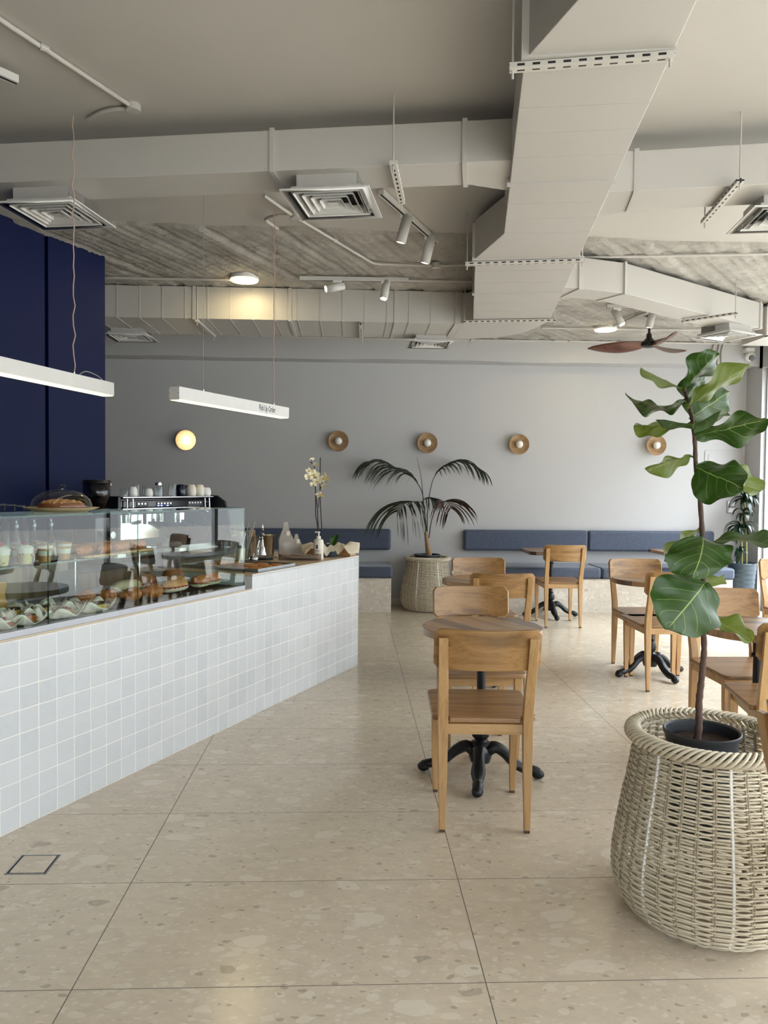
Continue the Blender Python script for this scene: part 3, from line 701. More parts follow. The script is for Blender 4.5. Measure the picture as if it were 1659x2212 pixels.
# dome camera
c = atY(1622, 742, 9.1)
t = thing('dome_camera', 'small white security camera in the top right corner', 'security camera', (c.x, 9.12, 3.06))
MB().box((0, .03, .08), (.10, .11, .05)).build('mount', 'white_plastic', t, bevel=.008)
MB().ball((0, -.01, .0), .058, 16).build('ball_housing', 'white_plastic', t)
m = MB(); m.T = Matrix.Translation((0, -.01, -.005)) @ Matrix.Rotation(PI/2+.45, 4, 'X'); m.lathe([(.036, .045), (.034, .060), (.0005, .062)], 24).build('lens', 'black_gloss', t)
# panel and switches on the back wall
a, b = atY(1522, 973, 9.5), atY(1600, 1060, 9.5)
t = thing('electrical_panel', 'painted electrical panel door in the back wall behind the fig', 'electrical panel', ((a.x+b.x)/2, 9.5, (a.z+b.z)/2))
W, H = b.x-a.x, a.z-b.z
MB().prism(rrect(W, H, .02), 0, .008).build('frame', 'paint_wall', t, bevel=.003); t.rotation_euler = (PI/2, 0, 0)
MB().prism(rrect(W*.82, H*.82, .006), .008, .012).build('door', 'paint_wall', t, bevel=.002)
for yy, l in ((1088, 'upper grey switch plate behind the dracaena'), (1102, 'lower grey switch plate behind the dracaena')):
    c = atY(1580, yy, 9.5); t = thing('switch_plate', l, 'switch', (c.x, 9.49, c.z))
    MB().box((0, 0, 0), (.12, .016, .07)).build('plate', 'paint_wall', t, bevel=.003)
    MB().box((0, -.009, 0), (.10, .003, .052)).build('rocker', 'white_plastic', t, bevel=.001)
# ------------------------------------------------------------------ chairs
def make_chair():
    t = thing('dining_chair', '', 'chair', (0, 0, 0), 0, 'wooden dining chairs')
    # seat: rounded board, slightly dished, notched between the rear posts
    G = []; W0, W1 = .45, .445
    pts = [(-.168, -.2), (.168, -.2), (.168, -.165), (.222, -.165)]
    out = [(-.152, -.205), (.152, -.205), (.152, -.172), (.215, -.172), (.224, -.160)]
    for k in range(6):
        a = -0.0+PI/2*k/5; out.append((.186+.04*math.cos(a), .228+.04*math.sin(a)))
    for k in range(6):
        a = PI/2+PI/2*k/5; out.append((-.186+.04*math.cos(a), .228+.04*math.sin(a)))
    out += [(-.224, -.160), (-.215, -.172), (-.152, -.172)]
    MB().prism(out, .457, .480).build('seat', 'wood_seat', t, bevel=.006, seg=3)
    # curved backrest board, corners rounded
    n, k = 24, 10; hw, z0, z1 = .222, .700, .872; rc = .024; front, back = [], []
    G = []
    for i in range(n+1):
        x = -hw+2*hw*i/n; e = hw-abs(x); cut = 0 if e > rc else rc-math.sqrt(max(0, rc*rc-(rc-e)**2))
        bow = -.055*(1-(x/hw)**2)
        row = []
        for j in range(k+1):
            z = (z0+cut)+(z1-z0-2*cut)*j/k
            row.append((x, -.226+bow-(z-.70)*.17, z))
        G.append(row)
    MB().sheet(G).build('backrest', 'wood_back', t, solid=.020, solid_off=0, bevel=.004)
    for sx in (-1, 1):
        secs = [(sx*.179, -.226, .012, .026, .028), (sx*.179, -.214, .25, .037, .036), (sx*.1795, -.205, .44, .043, .040), (sx*.180, -.212, .52, .043, .038), (sx*.184, -.262, .70, .040, .030), (sx*.187, -.292, .838, .038, .024)]
        o = MB().rects(secs).build('leg', 'wood_leg', t, bevel=.003)
        q = MB().rects([(sx*.179, -.226, 0, .022, .022), (sx*.179, -.226, .013, .022, .022)]).build('foot_pad', 'bark', o)
        secs = [(sx*.184, .205, .012, .026, .026), (sx*.186, .205, .30, .038, .036), (sx*.187, .205, .457, .042, .040)]
        o = MB().rects(secs).build('leg', 'wood_leg', t, bevel=.003)
        q = MB().rects([(sx*.184, .205, 0, .021, .021), (sx*.184, .205, .013, .021, .021)]).build('foot_pad', 'bark', o)
    for a, b, nm in (((-.160, -.214, .412), (.160, -.194, .456), 'rear_rail'), ((-.17, .198, .405), (.17, .216, .456), 'front_rail'),
                     ((-.196, -.19, .408), (-.178, .19, .456), 'side_rail'), ((.178, -.19, .408), (.196, .19, .456), 'side_rail')):
        MB().b2(a, b).build(nm, 'wood_rail', t, bevel=.002)
    return t
chair0 = make_chair()
def ax(px, py, Y): return atY(px, py, Y).x
CH = [
 (.583, 3.425, -3, 'nearest wooden chair, its back to the camera, at the front round table'),
 (ax(1017, 1300, 4.49), 4.245, 180, 'wooden chair facing the camera behind the front round table, two dark knots in its backrest'),
 (ax(1087.5, 1250, 5.27), 5.515, -2, 'wooden chair with its back to the camera at the round table holding the ashtray'),
 (ax(1034, 1220, 6.36), 6.12, 180, 'wooden chair facing the camera beside the palm basket, behind the ashtray table'),
 (ax(1220, 1240, 7.93), 8.17, -1, 'wooden chair with its back to the camera at the square table by the bench'),
 (ax(1372, 1220, 6.34), 6.09, 180, 'wooden chair with dark seat facing the camera left of the fig leaves'),
 (2.318, 5.655, 0, 'wooden chair with its back to the camera partly hidden by big fig leaves'),
 (ax(1560, 1300, 4.45), 4.205, 180, 'wooden chair facing the camera behind the right-hand round table'),
 (ax(1615,1500,3.55)+.185, 3.53, -11, 'wooden chair cropped at the right edge just behind the large wicker basket'),
 (ax(1646,1557,2.09)+.292, 1.90, -90, 'wooden chair barely in view at the right edge in front of the wicker basket'),
 (3.70, 6.18, 180, 'wooden chair of which only the backrest edge shows at the far right edge'),
]
for i, (x, y, r, l) in enumerate(CH):
    o = chair0 if i == 0 else copy_tree(chair0)
    o.location = (x, y, 0); o.rotation_euler = (0, 0, math.radians(r)); o['label'] = l

# ------------------------------------------------------------------ tables
def make_base(t):
    prof = [(.001, .70), (.055, .70), (.055, .69), (.026, .685), (.024, .62), (.032, .612), (.032, .60), (.022, .595), (.022, .36), (.030, .352), (.030, .338), (.022, .33), (.022, .285), (.034, .278),
            (.026, .268), (.036, .25), (.043, .225), (.040, .20), (.026, .182), (.032, .175), (.048, .170), (.048, .155), (.040, .147), (.056, .135), (.058, .10), (.050, .072), (.001, .07)]
    def flute(a, z): return 1+(.07*abs(math.sin(a*6)) if .185 < z < .262 else 0)
    MB().lathe(prof, 48, fn=flute).build('column', 'cast_iron', t)
    for k in range(4):
        a = k*PI/2; ca, sa = math.cos(a), math.sin(a)
        path = smooth_path([(.034, .128), (.075, .146), (.125, .120), (.175, .074), (.225, .046), (.262, .044), (.300, .030)], 5)
        rings = []; N = len(path)
        for i, p in enumerate(path):
            s = i/(N-1); wd = .052*(1-.42*s)+.006*math.sin(s*PI*5); ht = .048*(1-.35*s)
            if s > .86: wd = .036; ht = .034*(1 if s < .97 else .6)
            ring = []
            tg = (path[min(i+1, N-1)]-path[max(i-1, 0)]).normalized(); nx, nz = -tg.y, tg.x
            for j in range(14):
                b = 2*PI*j/14; rg = 1+.10*math.sin(b*5+s*9)
                yy = wd*.72*math.cos(b)*rg; up = ht*.62*math.sin(b)*rg
                x = p.x+nx*up; z = max(.0, p.y+nz*up)
                ring.append((x*ca-yy*sa, x*sa+yy*ca, z))
            rings.append(ring)
        m = MB().loft(rings)
        m.T = Matrix.Rotation(a, 4, 'Z')
        m.ball((.288, 0, .026), .026, 10, (1.25, 1.05, .95)); m.ball((.062, .024, .138), .014, 8); m.ball((.062, -.024, .138), .014, 8)
        m.ball((.245, 0, .058), .012, 8, (1.4, 1, 1))
        m.build('leg', 'cast_iron', t, sharp=1.2)
    MB().box((0, 0, .712), (.26, .03, .018)).build('top_bracket', 'cast_iron', t); MB().box((0, 0, .7125), (.03, .26, .017)).build('top_bracket', 'cast_iron', t)
def round_table(x, y, rz, label):
    t = thing('round_table', label, 'table', (x, y, 0), rz, 'round cafe tables')
    a = [( .302*math.cos(2*PI*k/72), .302*math.sin(2*PI*k/72)) for k in range(72)]
    o = MB().prism(a, .722, .760).build('tabletop', 'wood_tabletop', t, bevel=.004, seg=3)
    make_base(t); return t
T1 = round_table(.66, 3.845, math.radians(-12), 'front round wooden table with dark plank stripe on a black cast-iron base')
def dup_table(x, y, rz, label): return copy_tree(T1, (x, y, 0), math.radians(rz), label)
dup_table(ax(955, 1250, 5.86)+.302, 5.83, 10, 'round wooden table holding the glass ashtray, between two chairs left of centre')
dup_table(ax(1407, 1300, 5.93), 5.93, 17, 'round wooden table left of the big fig leaves in front of the bench')
dup_table(ax(1636, 1450, 3.87), 3.87, 30, 'round dark-striped wooden table at the right edge behind the wicker basket')
def square_table(x, y, rz, label):
    t = thing('square_table', label, 'table', (x, y, 0), rz, 'square bench tables')
    h, c = .30, .055
    MB().prism([(-h+c, -h), (h-c, -h), (h, -h+c), (h, h-c), (h-c, h), (-h+c, h), (-h, h-c), (-h, -h+c)], .722, .760).build('tabletop', 'wood_tabletop', t, bevel=.003)
    make_base(t); return t
xl = atZ(1125, 1184, .76).x
q1 = square_table(xl+.30, 8.66, 0, 'square wooden table with cut corners at the bench left of the cushion seam')
xl2 = atZ(1394, 1184, .76).x
copy_tree(q1, (xl2+.30, 8.66, 0), 0, 'square wooden table with cut corners at the bench, mostly behind fig leaves')
# glass ashtray
p = atZ(983, 1243, .76)
t = thing('ashtray', 'small clear glass ashtray on the round table between two chairs', 'ashtray', (p.x+.015, p.y, .7605))
MB().lathe([(.001, 0), (.040, 0), (.048, .010), (.050, .028), (.044, .030), (.036, .012), (.001, .008)], 24, fn=lambda a, z: 1+.04*math.cos(a*8)).build('bowl', 'clear_glass', t)

# ------------------------------------------------------------------ benches
def bench(x0, x1, seams, lbl, side):
    t = thing('bench_base', 'stone-clad bench base along the back wall, '+lbl, 'bench', ((x0+x1)/2, 9.2, 0))
    m = MB(); m.b2((x0, 8.89, 0), (x1, 9.485, .402)); m.build('stone_base', 'bench_stone', t, w=True, bevel=.002)
    xs = [x0]+seams+[x1]
    for i in range(len(xs)-1):
        a, b = xs[i]+.003, xs[i+1]-.003
        L = [side[i][0], side[i][1]]
        c = thing('seat_cushion', L[0], 'seat cushion', ((a+b)/2, 9.2, .402), 0, 'blue bench seat cushions')
        m = MB(); m.b2((a, 8.862, .403), (b+(.02 if i == len(xs)-2 else 0), 9.48, .535)); m.build('cushion', 'blue_fabric', c, w=True, bevel=.035, seg=5)
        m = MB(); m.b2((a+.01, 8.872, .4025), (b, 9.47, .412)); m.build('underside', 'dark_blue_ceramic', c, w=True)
        m = MB(); z0, z1 = .683, .942
        c = thing('back_cushion', L[1], 'back cushion', ((a+b)/2, 9.45, z0), 0, 'blue wall-mounted back cushions')
        m.b2((a-.02+(.02 if i else 0), 9.395, z0), (b+(0 if i < len(xs)-2 else .02), 9.498, z1)); m.build('cushion', 'blue_fabric', c, w=True, bevel=.032, seg=5)
bench(-2.3, .462, [], 'left part ending beside the palm basket', [('dark blue seat cushion of the left bench, next to the tiled counter end', 'dark blue back cushion on the wall left of the palm')])
xs = atY(1271, 1160, 9.4).x
bench(ax(1002,1160,9.4)+.02, ax(1584,1250,8.88), [xs], 'right part behind the dining tables', [('blue seat cushion of the right bench on its left half', 'blue back cushion just right of the palm'), ('blue seat cushion of the right bench ending beside the dracaena pot', 'blue back cushion behind the fig stem')])

# ------------------------------------------------------------------ wicker baskets
def make_basket():
    t = thing('wicker_basket', '', 'basket', (0, 0, 0), 0, 'tall wicker planter baskets')
    prof = [(.0, .232), (.03, .270), (.07, .297), (.12, .310), (.18, .311), (.26, .301), (.36, .284), (.46, .264), (.54, .250), (.60, .243)]
    def rad(z):
        for (z0, a), (z1, b) in zip(prof, prof[1:]):
            if z <= z1:
                k = (z-z0)/(z1-z0); k = k*k*(3-2*k)*.35+k*.65; return a+(b-a)*k
        return prof[-1][1]
    NS = 34; m = MB(); rows = 59
    for r in range(rows):
        z = .010+r*.0101; sg = -1 if r % 2 else 1; pts = []; N = NS*6
        for k in range(N):
            a = 2*PI*k/N; w = math.cos(a*NS/2); o = sg*.0040*w; dzz = sg*(-.0022)*(1-abs(w))+sg*.0008
            R = rad(z)+o+.0008*math.sin(a*7+r); pts.append((R*math.cos(a), R*math.sin(a), z+dzz+.0006*math.sin(a*5+r*2)))
        m.tube(pts, .0039, 6, loop=True, caps=False)
    m.build('woven_wall', 'wicker', t, sharp=9, weld=False)
    m = MB()
    for k in range(NS):
        a = 2*PI*(k+.5)/NS
        if k in (19, 24): continue
        for da in (-.012, .012): m.tube([(rad(z)*math.cos(a+da), rad(z)*math.sin(a+da), z) for z in [.005+.0595*i for i in range(11)]], .0042, 6)
    m.build('stakes', 'wicker_dark', t, sharp=9, weld=False)
    for k in (19, 24):
        a = 2*PI*(k+.5)/NS
        MB().tube([((rad(z)-.001)*math.cos(a), (rad(z)-.001)*math.sin(a), z) for z in [.03+.058*i for i in range(11)]], .0058, 6).build('white_stake', 'white_plastic', t, label='white stake showing between the weavers')
    # braided rim: many strands wound round a ring
    m = MB(); NSn = 74
    for k in range(NSn):
        a0 = 2*PI*k/NSn; pts = []
        for i in range(11):
            s = i/10; al = a0+s*.42; th = -2.3+s*4.9
            R = .250+.026*math.cos(th)*1.0; z = .612+.021*math.sin(th); pts.append((R*math.cos(al), R*math.sin(al), z))
        m.tube(pts, .0062, 6)
    m.build('braided_rim', 'wicker', t, sharp=9, weld=False)
    MB().lathe([(.001, .012), (.21, .012), (.21, .006), (.001, .006)], 32).build('bottom', 'wicker_dark', t)
    return t
bk = make_basket(); BX = ax(1530, 1700, 2.575); bk.location = (BX, 2.575, 0); bk['label'] = 'large wicker basket in the right foreground holding the fiddle-leaf fig'
m = MB(); c = atY(1594, 2042, 2.335)
tg = m.box((0, 0, 0), (.012, .004, .045), (0, 0, .25)).build('maker_tag', 'black_plastic', bk, bevel=.001, label='small black tag'); tg.location = (c.x-BX, c.y-2.575, max(.06, c.z))
bk2 = bk.copy(); C.objects.link(bk2); PX = ax(922, 1250, 9.14); PY = 9.14; bk2.location = (PX, PY, 0); bk2.rotation_euler = (0, 0, .6); bk2['label'] = 'wicker basket against the back wall holding the palm'
TM[bk2.name] = Matrix.Translation((PX, PY, 0))
for ch in kids(bk):
    if ch is not tg: c = ch.copy(); C.objects.link(c); c.parent = bk2

# ------------------------------------------------------------------ fiddle-leaf fig
PC = V(ax(1516, 1600, 2.545), 2.545, 0)
t = thing('plastic_pot', 'black plastic nursery pot set inside the large foreground basket', 'pot', (PC.x, PC.y, .30))
MB().lathe([(.001, 0), (.100, 0), (.1165, .325), (.124, .327), (.126, .340), (.122, .343), (.116, .338), (.112, .30), (.10, .02), (.001, .02)], 56, fn=lambda a, z: 1+(.006*(abs(math.sin(a*20)) > .95) if z < .32 else 0)).build('pot_wall', 'pot_black', t)
m = MB(); G = []
for i in range(9):
    r = max(.001, .1115*i/8); G.append([(r*math.cos(2*PI*k/40), r*math.sin(2*PI*k/40), .302+.006*noise.noise(V(r*60*math.cos(2*PI*k/40), r*60*math.sin(2*PI*k/40), 0))) for k in range(41)])
m.sheet(G).build('soil', 'soil', t, solid=.004)
fig = thing('fiddle_leaf_fig', 'tall fiddle-leaf fig plant with big glossy leaves rising from the foreground basket', 'plant', (PC.x, PC.y, .60))
tr = [(1506, 1600), (1510, 1562), (1510, 1520), (1514, 1480), (1518, 1441), (1521, 1401), (1519, 1340), (1520, 1262), (1517, 1155), (1512, 1081), (1503, 1004), (1501, 955), (1494, 900), (1487, 872), (1480, 841), (1483, 820)]
pp = [atY(x, y, 2.55) for x, y in tr]
sp = smooth_path(pp, 5); n = len(sp)
MB().tube(sp, [(.0075*(1-i/n)+.0048)*(1+.10*math.sin(i*2.2)) for i in range(n)], 10).build('trunk', 'bark', fig, w=True)
def leafmesh(base, tip, W, bend, fold, wave, seed, shape=0, nu=22, nv=10):
    """base->tip midrib, W half-width vector at the widest place, bend = world offset of the midrib's middle"""
    base, tip, W, bend = map(Vector, (base, tip, W, bend)); d = tip-base; L = d.length
    nrm = d.cross(W).normalized(); G = []
    for i in range(nu+1):
        u = i/nu
        if shape == 0: w = (math.sin(PI*u**1.25)**.62)*(.55+.45*u**.7) if 0 < u < 1 else 0    # fiddle, widest towards the tip
        else: w = (math.sin(PI*u**.95)**.52) if 0 < u < 1 else 0           # round
        w *= 1-.10*math.exp(-((u-.33)/.10)**2)*(shape == 0)
        w = max(w, .02)
        p = base+d*u+bend*(4*u*(1-u)); row = []
        for j in range(nv+1):
            v = (j/nv-.5)*2; wv = wave*math.sin(u*13+seed+(2 if v > 0 else 0))*abs(v)**1.5+wave*.5*noise.noise(V(u*6, v*3, seed))
            row.append(p+W*(v*w*(1+.05*math.sin(u*17+seed*3)*abs(v)))+nrm*(fold*abs(v)*w+wv))
        G.append(row)
    return MB().sheet(G)
def figleaf(b, t_, W, bend=(0, 0, 0), fold=.02, wave=.012, seed=0, shape=0, light=False, stem=None):
    """b, t_: (px,py,Y) of base and tip; W=(dpx,dpy,dY) half width"""
    B = atY(*b); T = atY(*t_); mx = (b[0]+t_[0])/2; my = (b[1]+t_[1])/2; mY = (b[2]+t_[2])/2
    Wv = atY(mx+W[0], my+W[1], mY+W[2])-atY(mx, my, mY)
    o = leafmesh(B, T, Wv, bend, fold, wave, seed, shape).build('leaf', 'fig_leaf_pale_backlit' if light else 'fig_leaf', fig, w=True, sharp=9, recalc=False)  # light leaves take the paler copy with backlighting in its colour
    s = atY(*stem) if stem else min(sp, key=lambda q: (q-B).length)
    pb = (s+B)/2+V(0, 0, -.006)
    MB().tube(smooth_path([s, pb, B+(T-B)*.03], 4), .0035, 6).build('petiole', 'fig_leaf_pale_backlit', fig, w=True)
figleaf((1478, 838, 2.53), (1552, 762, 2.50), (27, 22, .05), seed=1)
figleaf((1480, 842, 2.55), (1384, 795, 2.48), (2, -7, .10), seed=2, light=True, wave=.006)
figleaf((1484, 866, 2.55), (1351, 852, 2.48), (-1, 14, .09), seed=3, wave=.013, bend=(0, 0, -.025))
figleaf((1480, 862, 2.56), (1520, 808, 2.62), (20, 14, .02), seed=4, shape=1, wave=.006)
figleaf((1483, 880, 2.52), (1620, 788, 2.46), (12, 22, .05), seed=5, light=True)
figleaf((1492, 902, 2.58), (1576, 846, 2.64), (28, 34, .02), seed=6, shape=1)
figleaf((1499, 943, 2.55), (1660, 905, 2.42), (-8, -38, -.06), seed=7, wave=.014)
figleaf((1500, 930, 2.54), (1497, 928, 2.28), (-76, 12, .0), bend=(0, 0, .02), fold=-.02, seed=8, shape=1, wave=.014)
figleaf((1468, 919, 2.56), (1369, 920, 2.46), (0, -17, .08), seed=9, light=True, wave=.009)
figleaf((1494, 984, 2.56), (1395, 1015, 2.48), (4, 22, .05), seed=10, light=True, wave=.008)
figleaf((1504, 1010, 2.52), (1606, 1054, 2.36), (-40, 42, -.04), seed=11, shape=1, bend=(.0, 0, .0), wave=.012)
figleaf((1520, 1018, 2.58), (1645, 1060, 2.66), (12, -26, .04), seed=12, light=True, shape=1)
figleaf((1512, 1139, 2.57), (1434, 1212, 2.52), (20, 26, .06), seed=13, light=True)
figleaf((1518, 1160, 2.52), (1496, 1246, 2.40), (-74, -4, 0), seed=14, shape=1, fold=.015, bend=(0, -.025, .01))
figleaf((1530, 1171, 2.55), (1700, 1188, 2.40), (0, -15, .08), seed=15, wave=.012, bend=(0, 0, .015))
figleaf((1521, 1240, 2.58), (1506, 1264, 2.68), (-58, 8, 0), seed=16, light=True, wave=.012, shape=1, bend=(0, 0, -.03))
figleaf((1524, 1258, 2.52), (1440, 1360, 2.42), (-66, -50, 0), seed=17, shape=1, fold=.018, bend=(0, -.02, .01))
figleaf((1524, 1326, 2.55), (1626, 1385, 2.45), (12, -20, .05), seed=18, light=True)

# ------------------------------------------------------------------ palm
palm = thing('potted_palm', 'palm with drooping feathery fronds against the back wall', 'plant', (PX, PY, .60))
t = thing('plastic_pot', 'black nursery pot of the palm sunk in the wall-side basket', 'pot', (PX, PY, .36))
MB().lathe([(.001, 0), (.12, 0), (.150, .285), (.160, .287), (.160, .30), (.145, .30), (.14, .27), (.001, .265)], 40).build('pot_wall', 'pot_black', t)
def q_(x, y, dY=0): return atY(760+x/5.53, 960+y/5.53, PY+dY)
for pts, r in (([(925, 1310), (905, 1200), (890, 1100), (885, 1040)], .032), ([(895, 1310), (888, 1200), (878, 1090)], .016)):
    s = smooth_path([q_(x, y) for x, y in pts], 6); n_ = len(s); s[0].z = .62
    MB().tube(s, [r*(1-.4*i/n_)*(1+.12*math.sin(i*2.4)) for i in range(n_)], 10).build('trunk', 'palm_trunk', palm, w=True)
def frond(pts, start, nl, ll, side, red=False, seed=0, droop=.9, spread=1.0):
    """rachis through pts, leaflets hanging from both sides"""
    s = smooth_path([q_(*p) for p in pts], 8); n = len(s); rr = random.Random(seed)
    m = MB(); m.tube(s, [.0065*(1-.75*i/n) for i in range(n)], 6)
    for k in range(nl):
        u = start+(1-start)*k/(nl-1); f = u*(n-1); i = min(int(f), n-2); p = s[i].lerp(s[i+1], f-i); tg = (s[i+1]-s[i]).normalized()
        for sd in (-1, 1):
            lat = tg.cross(V(0, 0, 1)); lat = lat.normalized() if lat.length > .1 else V(1, 0, 0)
            l = ll*(.55+.45*math.sin(PI*min(1, (u-start)/(1-start)*.8+.2)))*rr.uniform(.85, 1.12)
            d0 = (tg*.75+lat*sd*spread*rr.uniform(.7, 1.1)+V(0, 0, .15)).normalized()
            P = []; q = p.copy(); d = d0.copy(); N = 9
            for j in range(N+1):
                P.append(q.copy()); q += d*l/N; d = (d+V(0, 0, -droop*.32*(1+j*.08))).normalized(); q.y = min(q.y, 9.45)
            rings = []
            for j in range(N+1):
                a = j/N; w = .0085*math.sin(PI*min(1, .12+a*.88))**.7*(1 if a < .98 else .2); tt = (P[min(j+1, N)]-P[max(j-1, 0)]).normalized()
                sv = tt.cross(V(sd*.3, .5, .6)).normalized(); up = sv.cross(tt)
                rings.append([P[j]-sv*w, P[j]+up*w*.25, P[j]+sv*w])
            m.sheet(rings)
    m.build('frond', 'palm_leaf_red' if red else 'palm_leaf', palm, w=True, sharp=9, weld=False, recalc=False)
frond([(885, 1050), (862, 750), (835, 560), (740, 410), (640, 350), (540, 300), (380, 215), (240, 210)], .36, 22, .72, 0, seed=1, spread=1.0, droop=.48)
frond([(900, 1050), (905, 800), (935, 560), (985, 390), (1080, 280), (1240, 205), (1400, 230), (1540, 310)], .44, 18, .46, 0, seed=2, spread=.9, droop=.5)
frond([(890, 1050, 0), (870, 850, -.05), (800, 710, -.15), (690, 690, -.3), (610, 720, -.4), (540, 800, -.45)], .44, 16, .66, 0, seed=3, droop=.62)
frond([(920, 1120, 0), (955, 900, -.02), (1010, 760, -.06), (1080, 690, -.12), (1140, 690, -.22), (1180, 760, -.28)], .46, 15, .46, 0, red=True, droop=.5, seed=4)
frond([(885, 1000, 0), (850, 830, .0), (840, 690, .02), (900, 640, .05), (1000, 650, .08)], .6, 7, .32, 0, seed=6)
s = smooth_path([q_(895, 1040), q_(858, 700), q_(825, 380), q_(778, 155)], 8); MB().tube(s, [.007*(1-.85*i/len(s)) for i in range(len(s))], 6).build('spear_leaf', 'palm_leaf', palm, w=True)

# ------------------------------------------------------------------ dracaena in its ribbed pot
c = atY(1603, 1222, 9.12)
t = thing('ribbed_planter', 'blue-grey planter with wavy ribs in the right back corner', 'pot', (c.x, 9.12, 0))
m = MB(); R = []
for i in range(70):
    z = .58*i/69; R.append((.118+.047*(i/69)+.0025*math.sin(i*.95), z))
m.lathe([(.001, 0)]+R+[(.160, .582), (.155, .575), (.150, .54), (.001, .54)], 48, fn=lambda a, z: 1+.008*math.sin(a*5+z*60)*math.sin(z*30))
m.build('pot_wall', 'teal_pot', t, sharp=1.2)
MB().lathe([(.001, .548), (.149, .548), (.149, .54), (.001, .54)], 30).build('soil', 'soil', t)
dr = thing('dracaena', 'dracaena with two green canes and dark arching leaves in the corner planter', 'plant', (c.x, 9.12, .55))
def dz_(px, py, Y=9.12): return atY(px, py, Y)
canes = ([(1602, 1222), (1602, 1180), (1600, 1150)], [(1612, 1222), (1612, 1170), (1610, 1120), (1608, 1085)])
for cc in canes:
    s = smooth_path([dz_(*p) for p in cc], 5); s[0].z = .55; MB().tube(s, .0125, 10).build('cane', 'cane', dr, w=True)
def rosette(p, n, l, seed):
    rr = random.Random(seed)
    for k in range(n):
        a = rr.uniform(0, 2*PI); el = rr.uniform(.1, 1.3); d = V(math.cos(a)*math.cos(el), math.sin(a)*math.cos(el)*.8, math.sin(el)); q = Vector(p)+V(0, 0, rr.uniform(-.05, .03)); P = []; N = 9; L = l*rr.uniform(.7, 1.15)
        for j in range(N+1):
            P.append(q.copy()); q += d*L/N; d = (d+V(0, 0, -.36)).normalized()
            if q.y > 9.46: q.y = 9.46
        G = []
        for j in range(N+1):
            w = .024*math.sin(PI*min(1, .15+j/N*.85))**.8+.0005; tt = (P[min(j+1, N)]-P[max(j-1, 0)]).normalized(); sv = V(-math.sin(a), math.cos(a), 0); up = V(0, 0, 1)
            G.append([P[j]-sv*w+up*w*.4, P[j], P[j]+sv*w+up*w*.4])
        MB().sheet(G).build('leaf', 'dracaena_leaf', dr, w=True, sharp=9, recalc=False)
rosette(dz_(1608, 1078), 22, .26, 1); rosette(dz_(1600, 1142), 24, .27, 2); rosette(dz_(1606, 1108), 10, .2, 4); rosette(dz_(1600, 1192), 8, .16, 3)
# ------------------------------------------------------------------ tiled counter (local x along the front, y away from the customer)
def ct(name, label, cat, u, v, z, group=None, dr=0.0): p = cw(u, v, z); return thing(name, label, cat, (p.x, p.y, z), RZ+dr, group)
t = ct('tiled_counter', 'long service counter faced with small pale glazed square tiles', 'counter', 0, 0, 0)
U0, UE, US = -3.2, 3.4, 1.856
m = MB(); m.b2((U0, 0, 0), (US, .74, .80)); m.build('display_body', 'glazed_tile', t)
m = MB(); m.b2((US, 0, 0), (UE, .80, .885)); m.build('register_body', 'glazed_tile', t, bevel=.003)
m = MB(); m.b2((US, .0035, .885), (UE-.003, .80, .897)); m.build('countertop', 'counter_stone', t, bevel=.002)
MB().b2((U0, -.002, .800), (US-.002, .03, .812)).build('edge_trim', 'edge_beige', t, bevel=.002)
MB().b2((US, -.002, .885), (UE+.002, .012, .899)).build('edge_trim', 'white_paint', t, bevel=.003)
MB().b2((UE-.001, -.003, 0), (UE+.005, .012, .897)).build('corner_trim', 'white_paint', t, bevel=.002)
# glass display case
case = ct('display_case', 'glass pastry display case standing on the tiled counter', 'display case', 0, 0, .812)
V0, V1, CU = .004, .60, 1.774; zb, ztop = .812, 1.312
def cl(m): m.T = Matrix.Translation((0, 0, -.812)); return m
m = cl(MB()); m.b2((U0, V0-.006, zb), (CU, V0+.03, .840)); m.b2((CU-.03, V0, zb), (CU, V1, .840)); m.build('base_frame', 'aluminium', case, bevel=.0015)
m = cl(MB()); m.b2((U0, V0+.03, .813), (CU-.03, V1, .832)); m.build('floor_panel', 'deck', case)
js = [U0, -1.4, -.32, .26, .827, CU]
for a, b in zip(js, js[1:]):
    m = cl(MB()); m.b2((a+.001, V0, .840), (b-.001, V0+.006, ztop)); m.build('front_pane', 'case_glass', case)
    m = cl(MB()); m.b2((b-.0025, V0-.0005, .840), (b+.0008, V0+.0065, ztop)); m.build('glass_joint', 'green_edge', case)
m = cl(MB()); m.b2((CU-.006, V0+.006, .840), (CU, V1, ztop)); m.build('side_pane', 'case_glass', case)
for a, b in zip(js, js[1:]):
    m = cl(MB()); m.b2((a, V0, ztop), (b, V1, ztop+.006)); m.build('top_pane', 'case_glass', case)
m = cl(MB()); m.b2((U0, V0-.0008, ztop-.001), (CU+.0008, V0+.0005, ztop+.007)); m.b2((CU, V0, ztop-.001), (CU+.001, V1, ztop+.007)).build('polished_edge', 'green_edge', case)
m = cl(MB()); m.b2((U0, V1-.02, 1.285), (CU, V1, ztop)); m.build('top_rail', 'aluminium', case); m = cl(MB()); m.b2((U0, V1-.025, .83), (CU-.05, V1, .86)); m.build('bottom_rail', 'aluminium', case)
m = cl(MB()); m.b2((-.4, .10, 1.090), (1.31, .42, 1.097)); m.build('shelf', 'case_glass', case)
m = cl(MB()); m.b2((-.4, .0985, 1.0895), (1.31, .1005, 1.0975)); m.build('shelf_edge', 'green_edge', case)
m = cl(MB()); m.b2((U0, .10, 1.090), (-.41, .42, 1.097)); m.build('shelf', 'case_glass', case)
for u in (1.285, .80, -.38):
    m = cl(MB()); m.b2((u-.03, .085, 1.083), (u+.03, .125, 1.104)); m.build('shelf_clip', 'white_plastic', case, bevel=.003)
    m = cl(MB()); m.cyl((u, .40, 1.09), (u, .40, .84), .006, 10); m.build('shelf_support', 'steel', case)
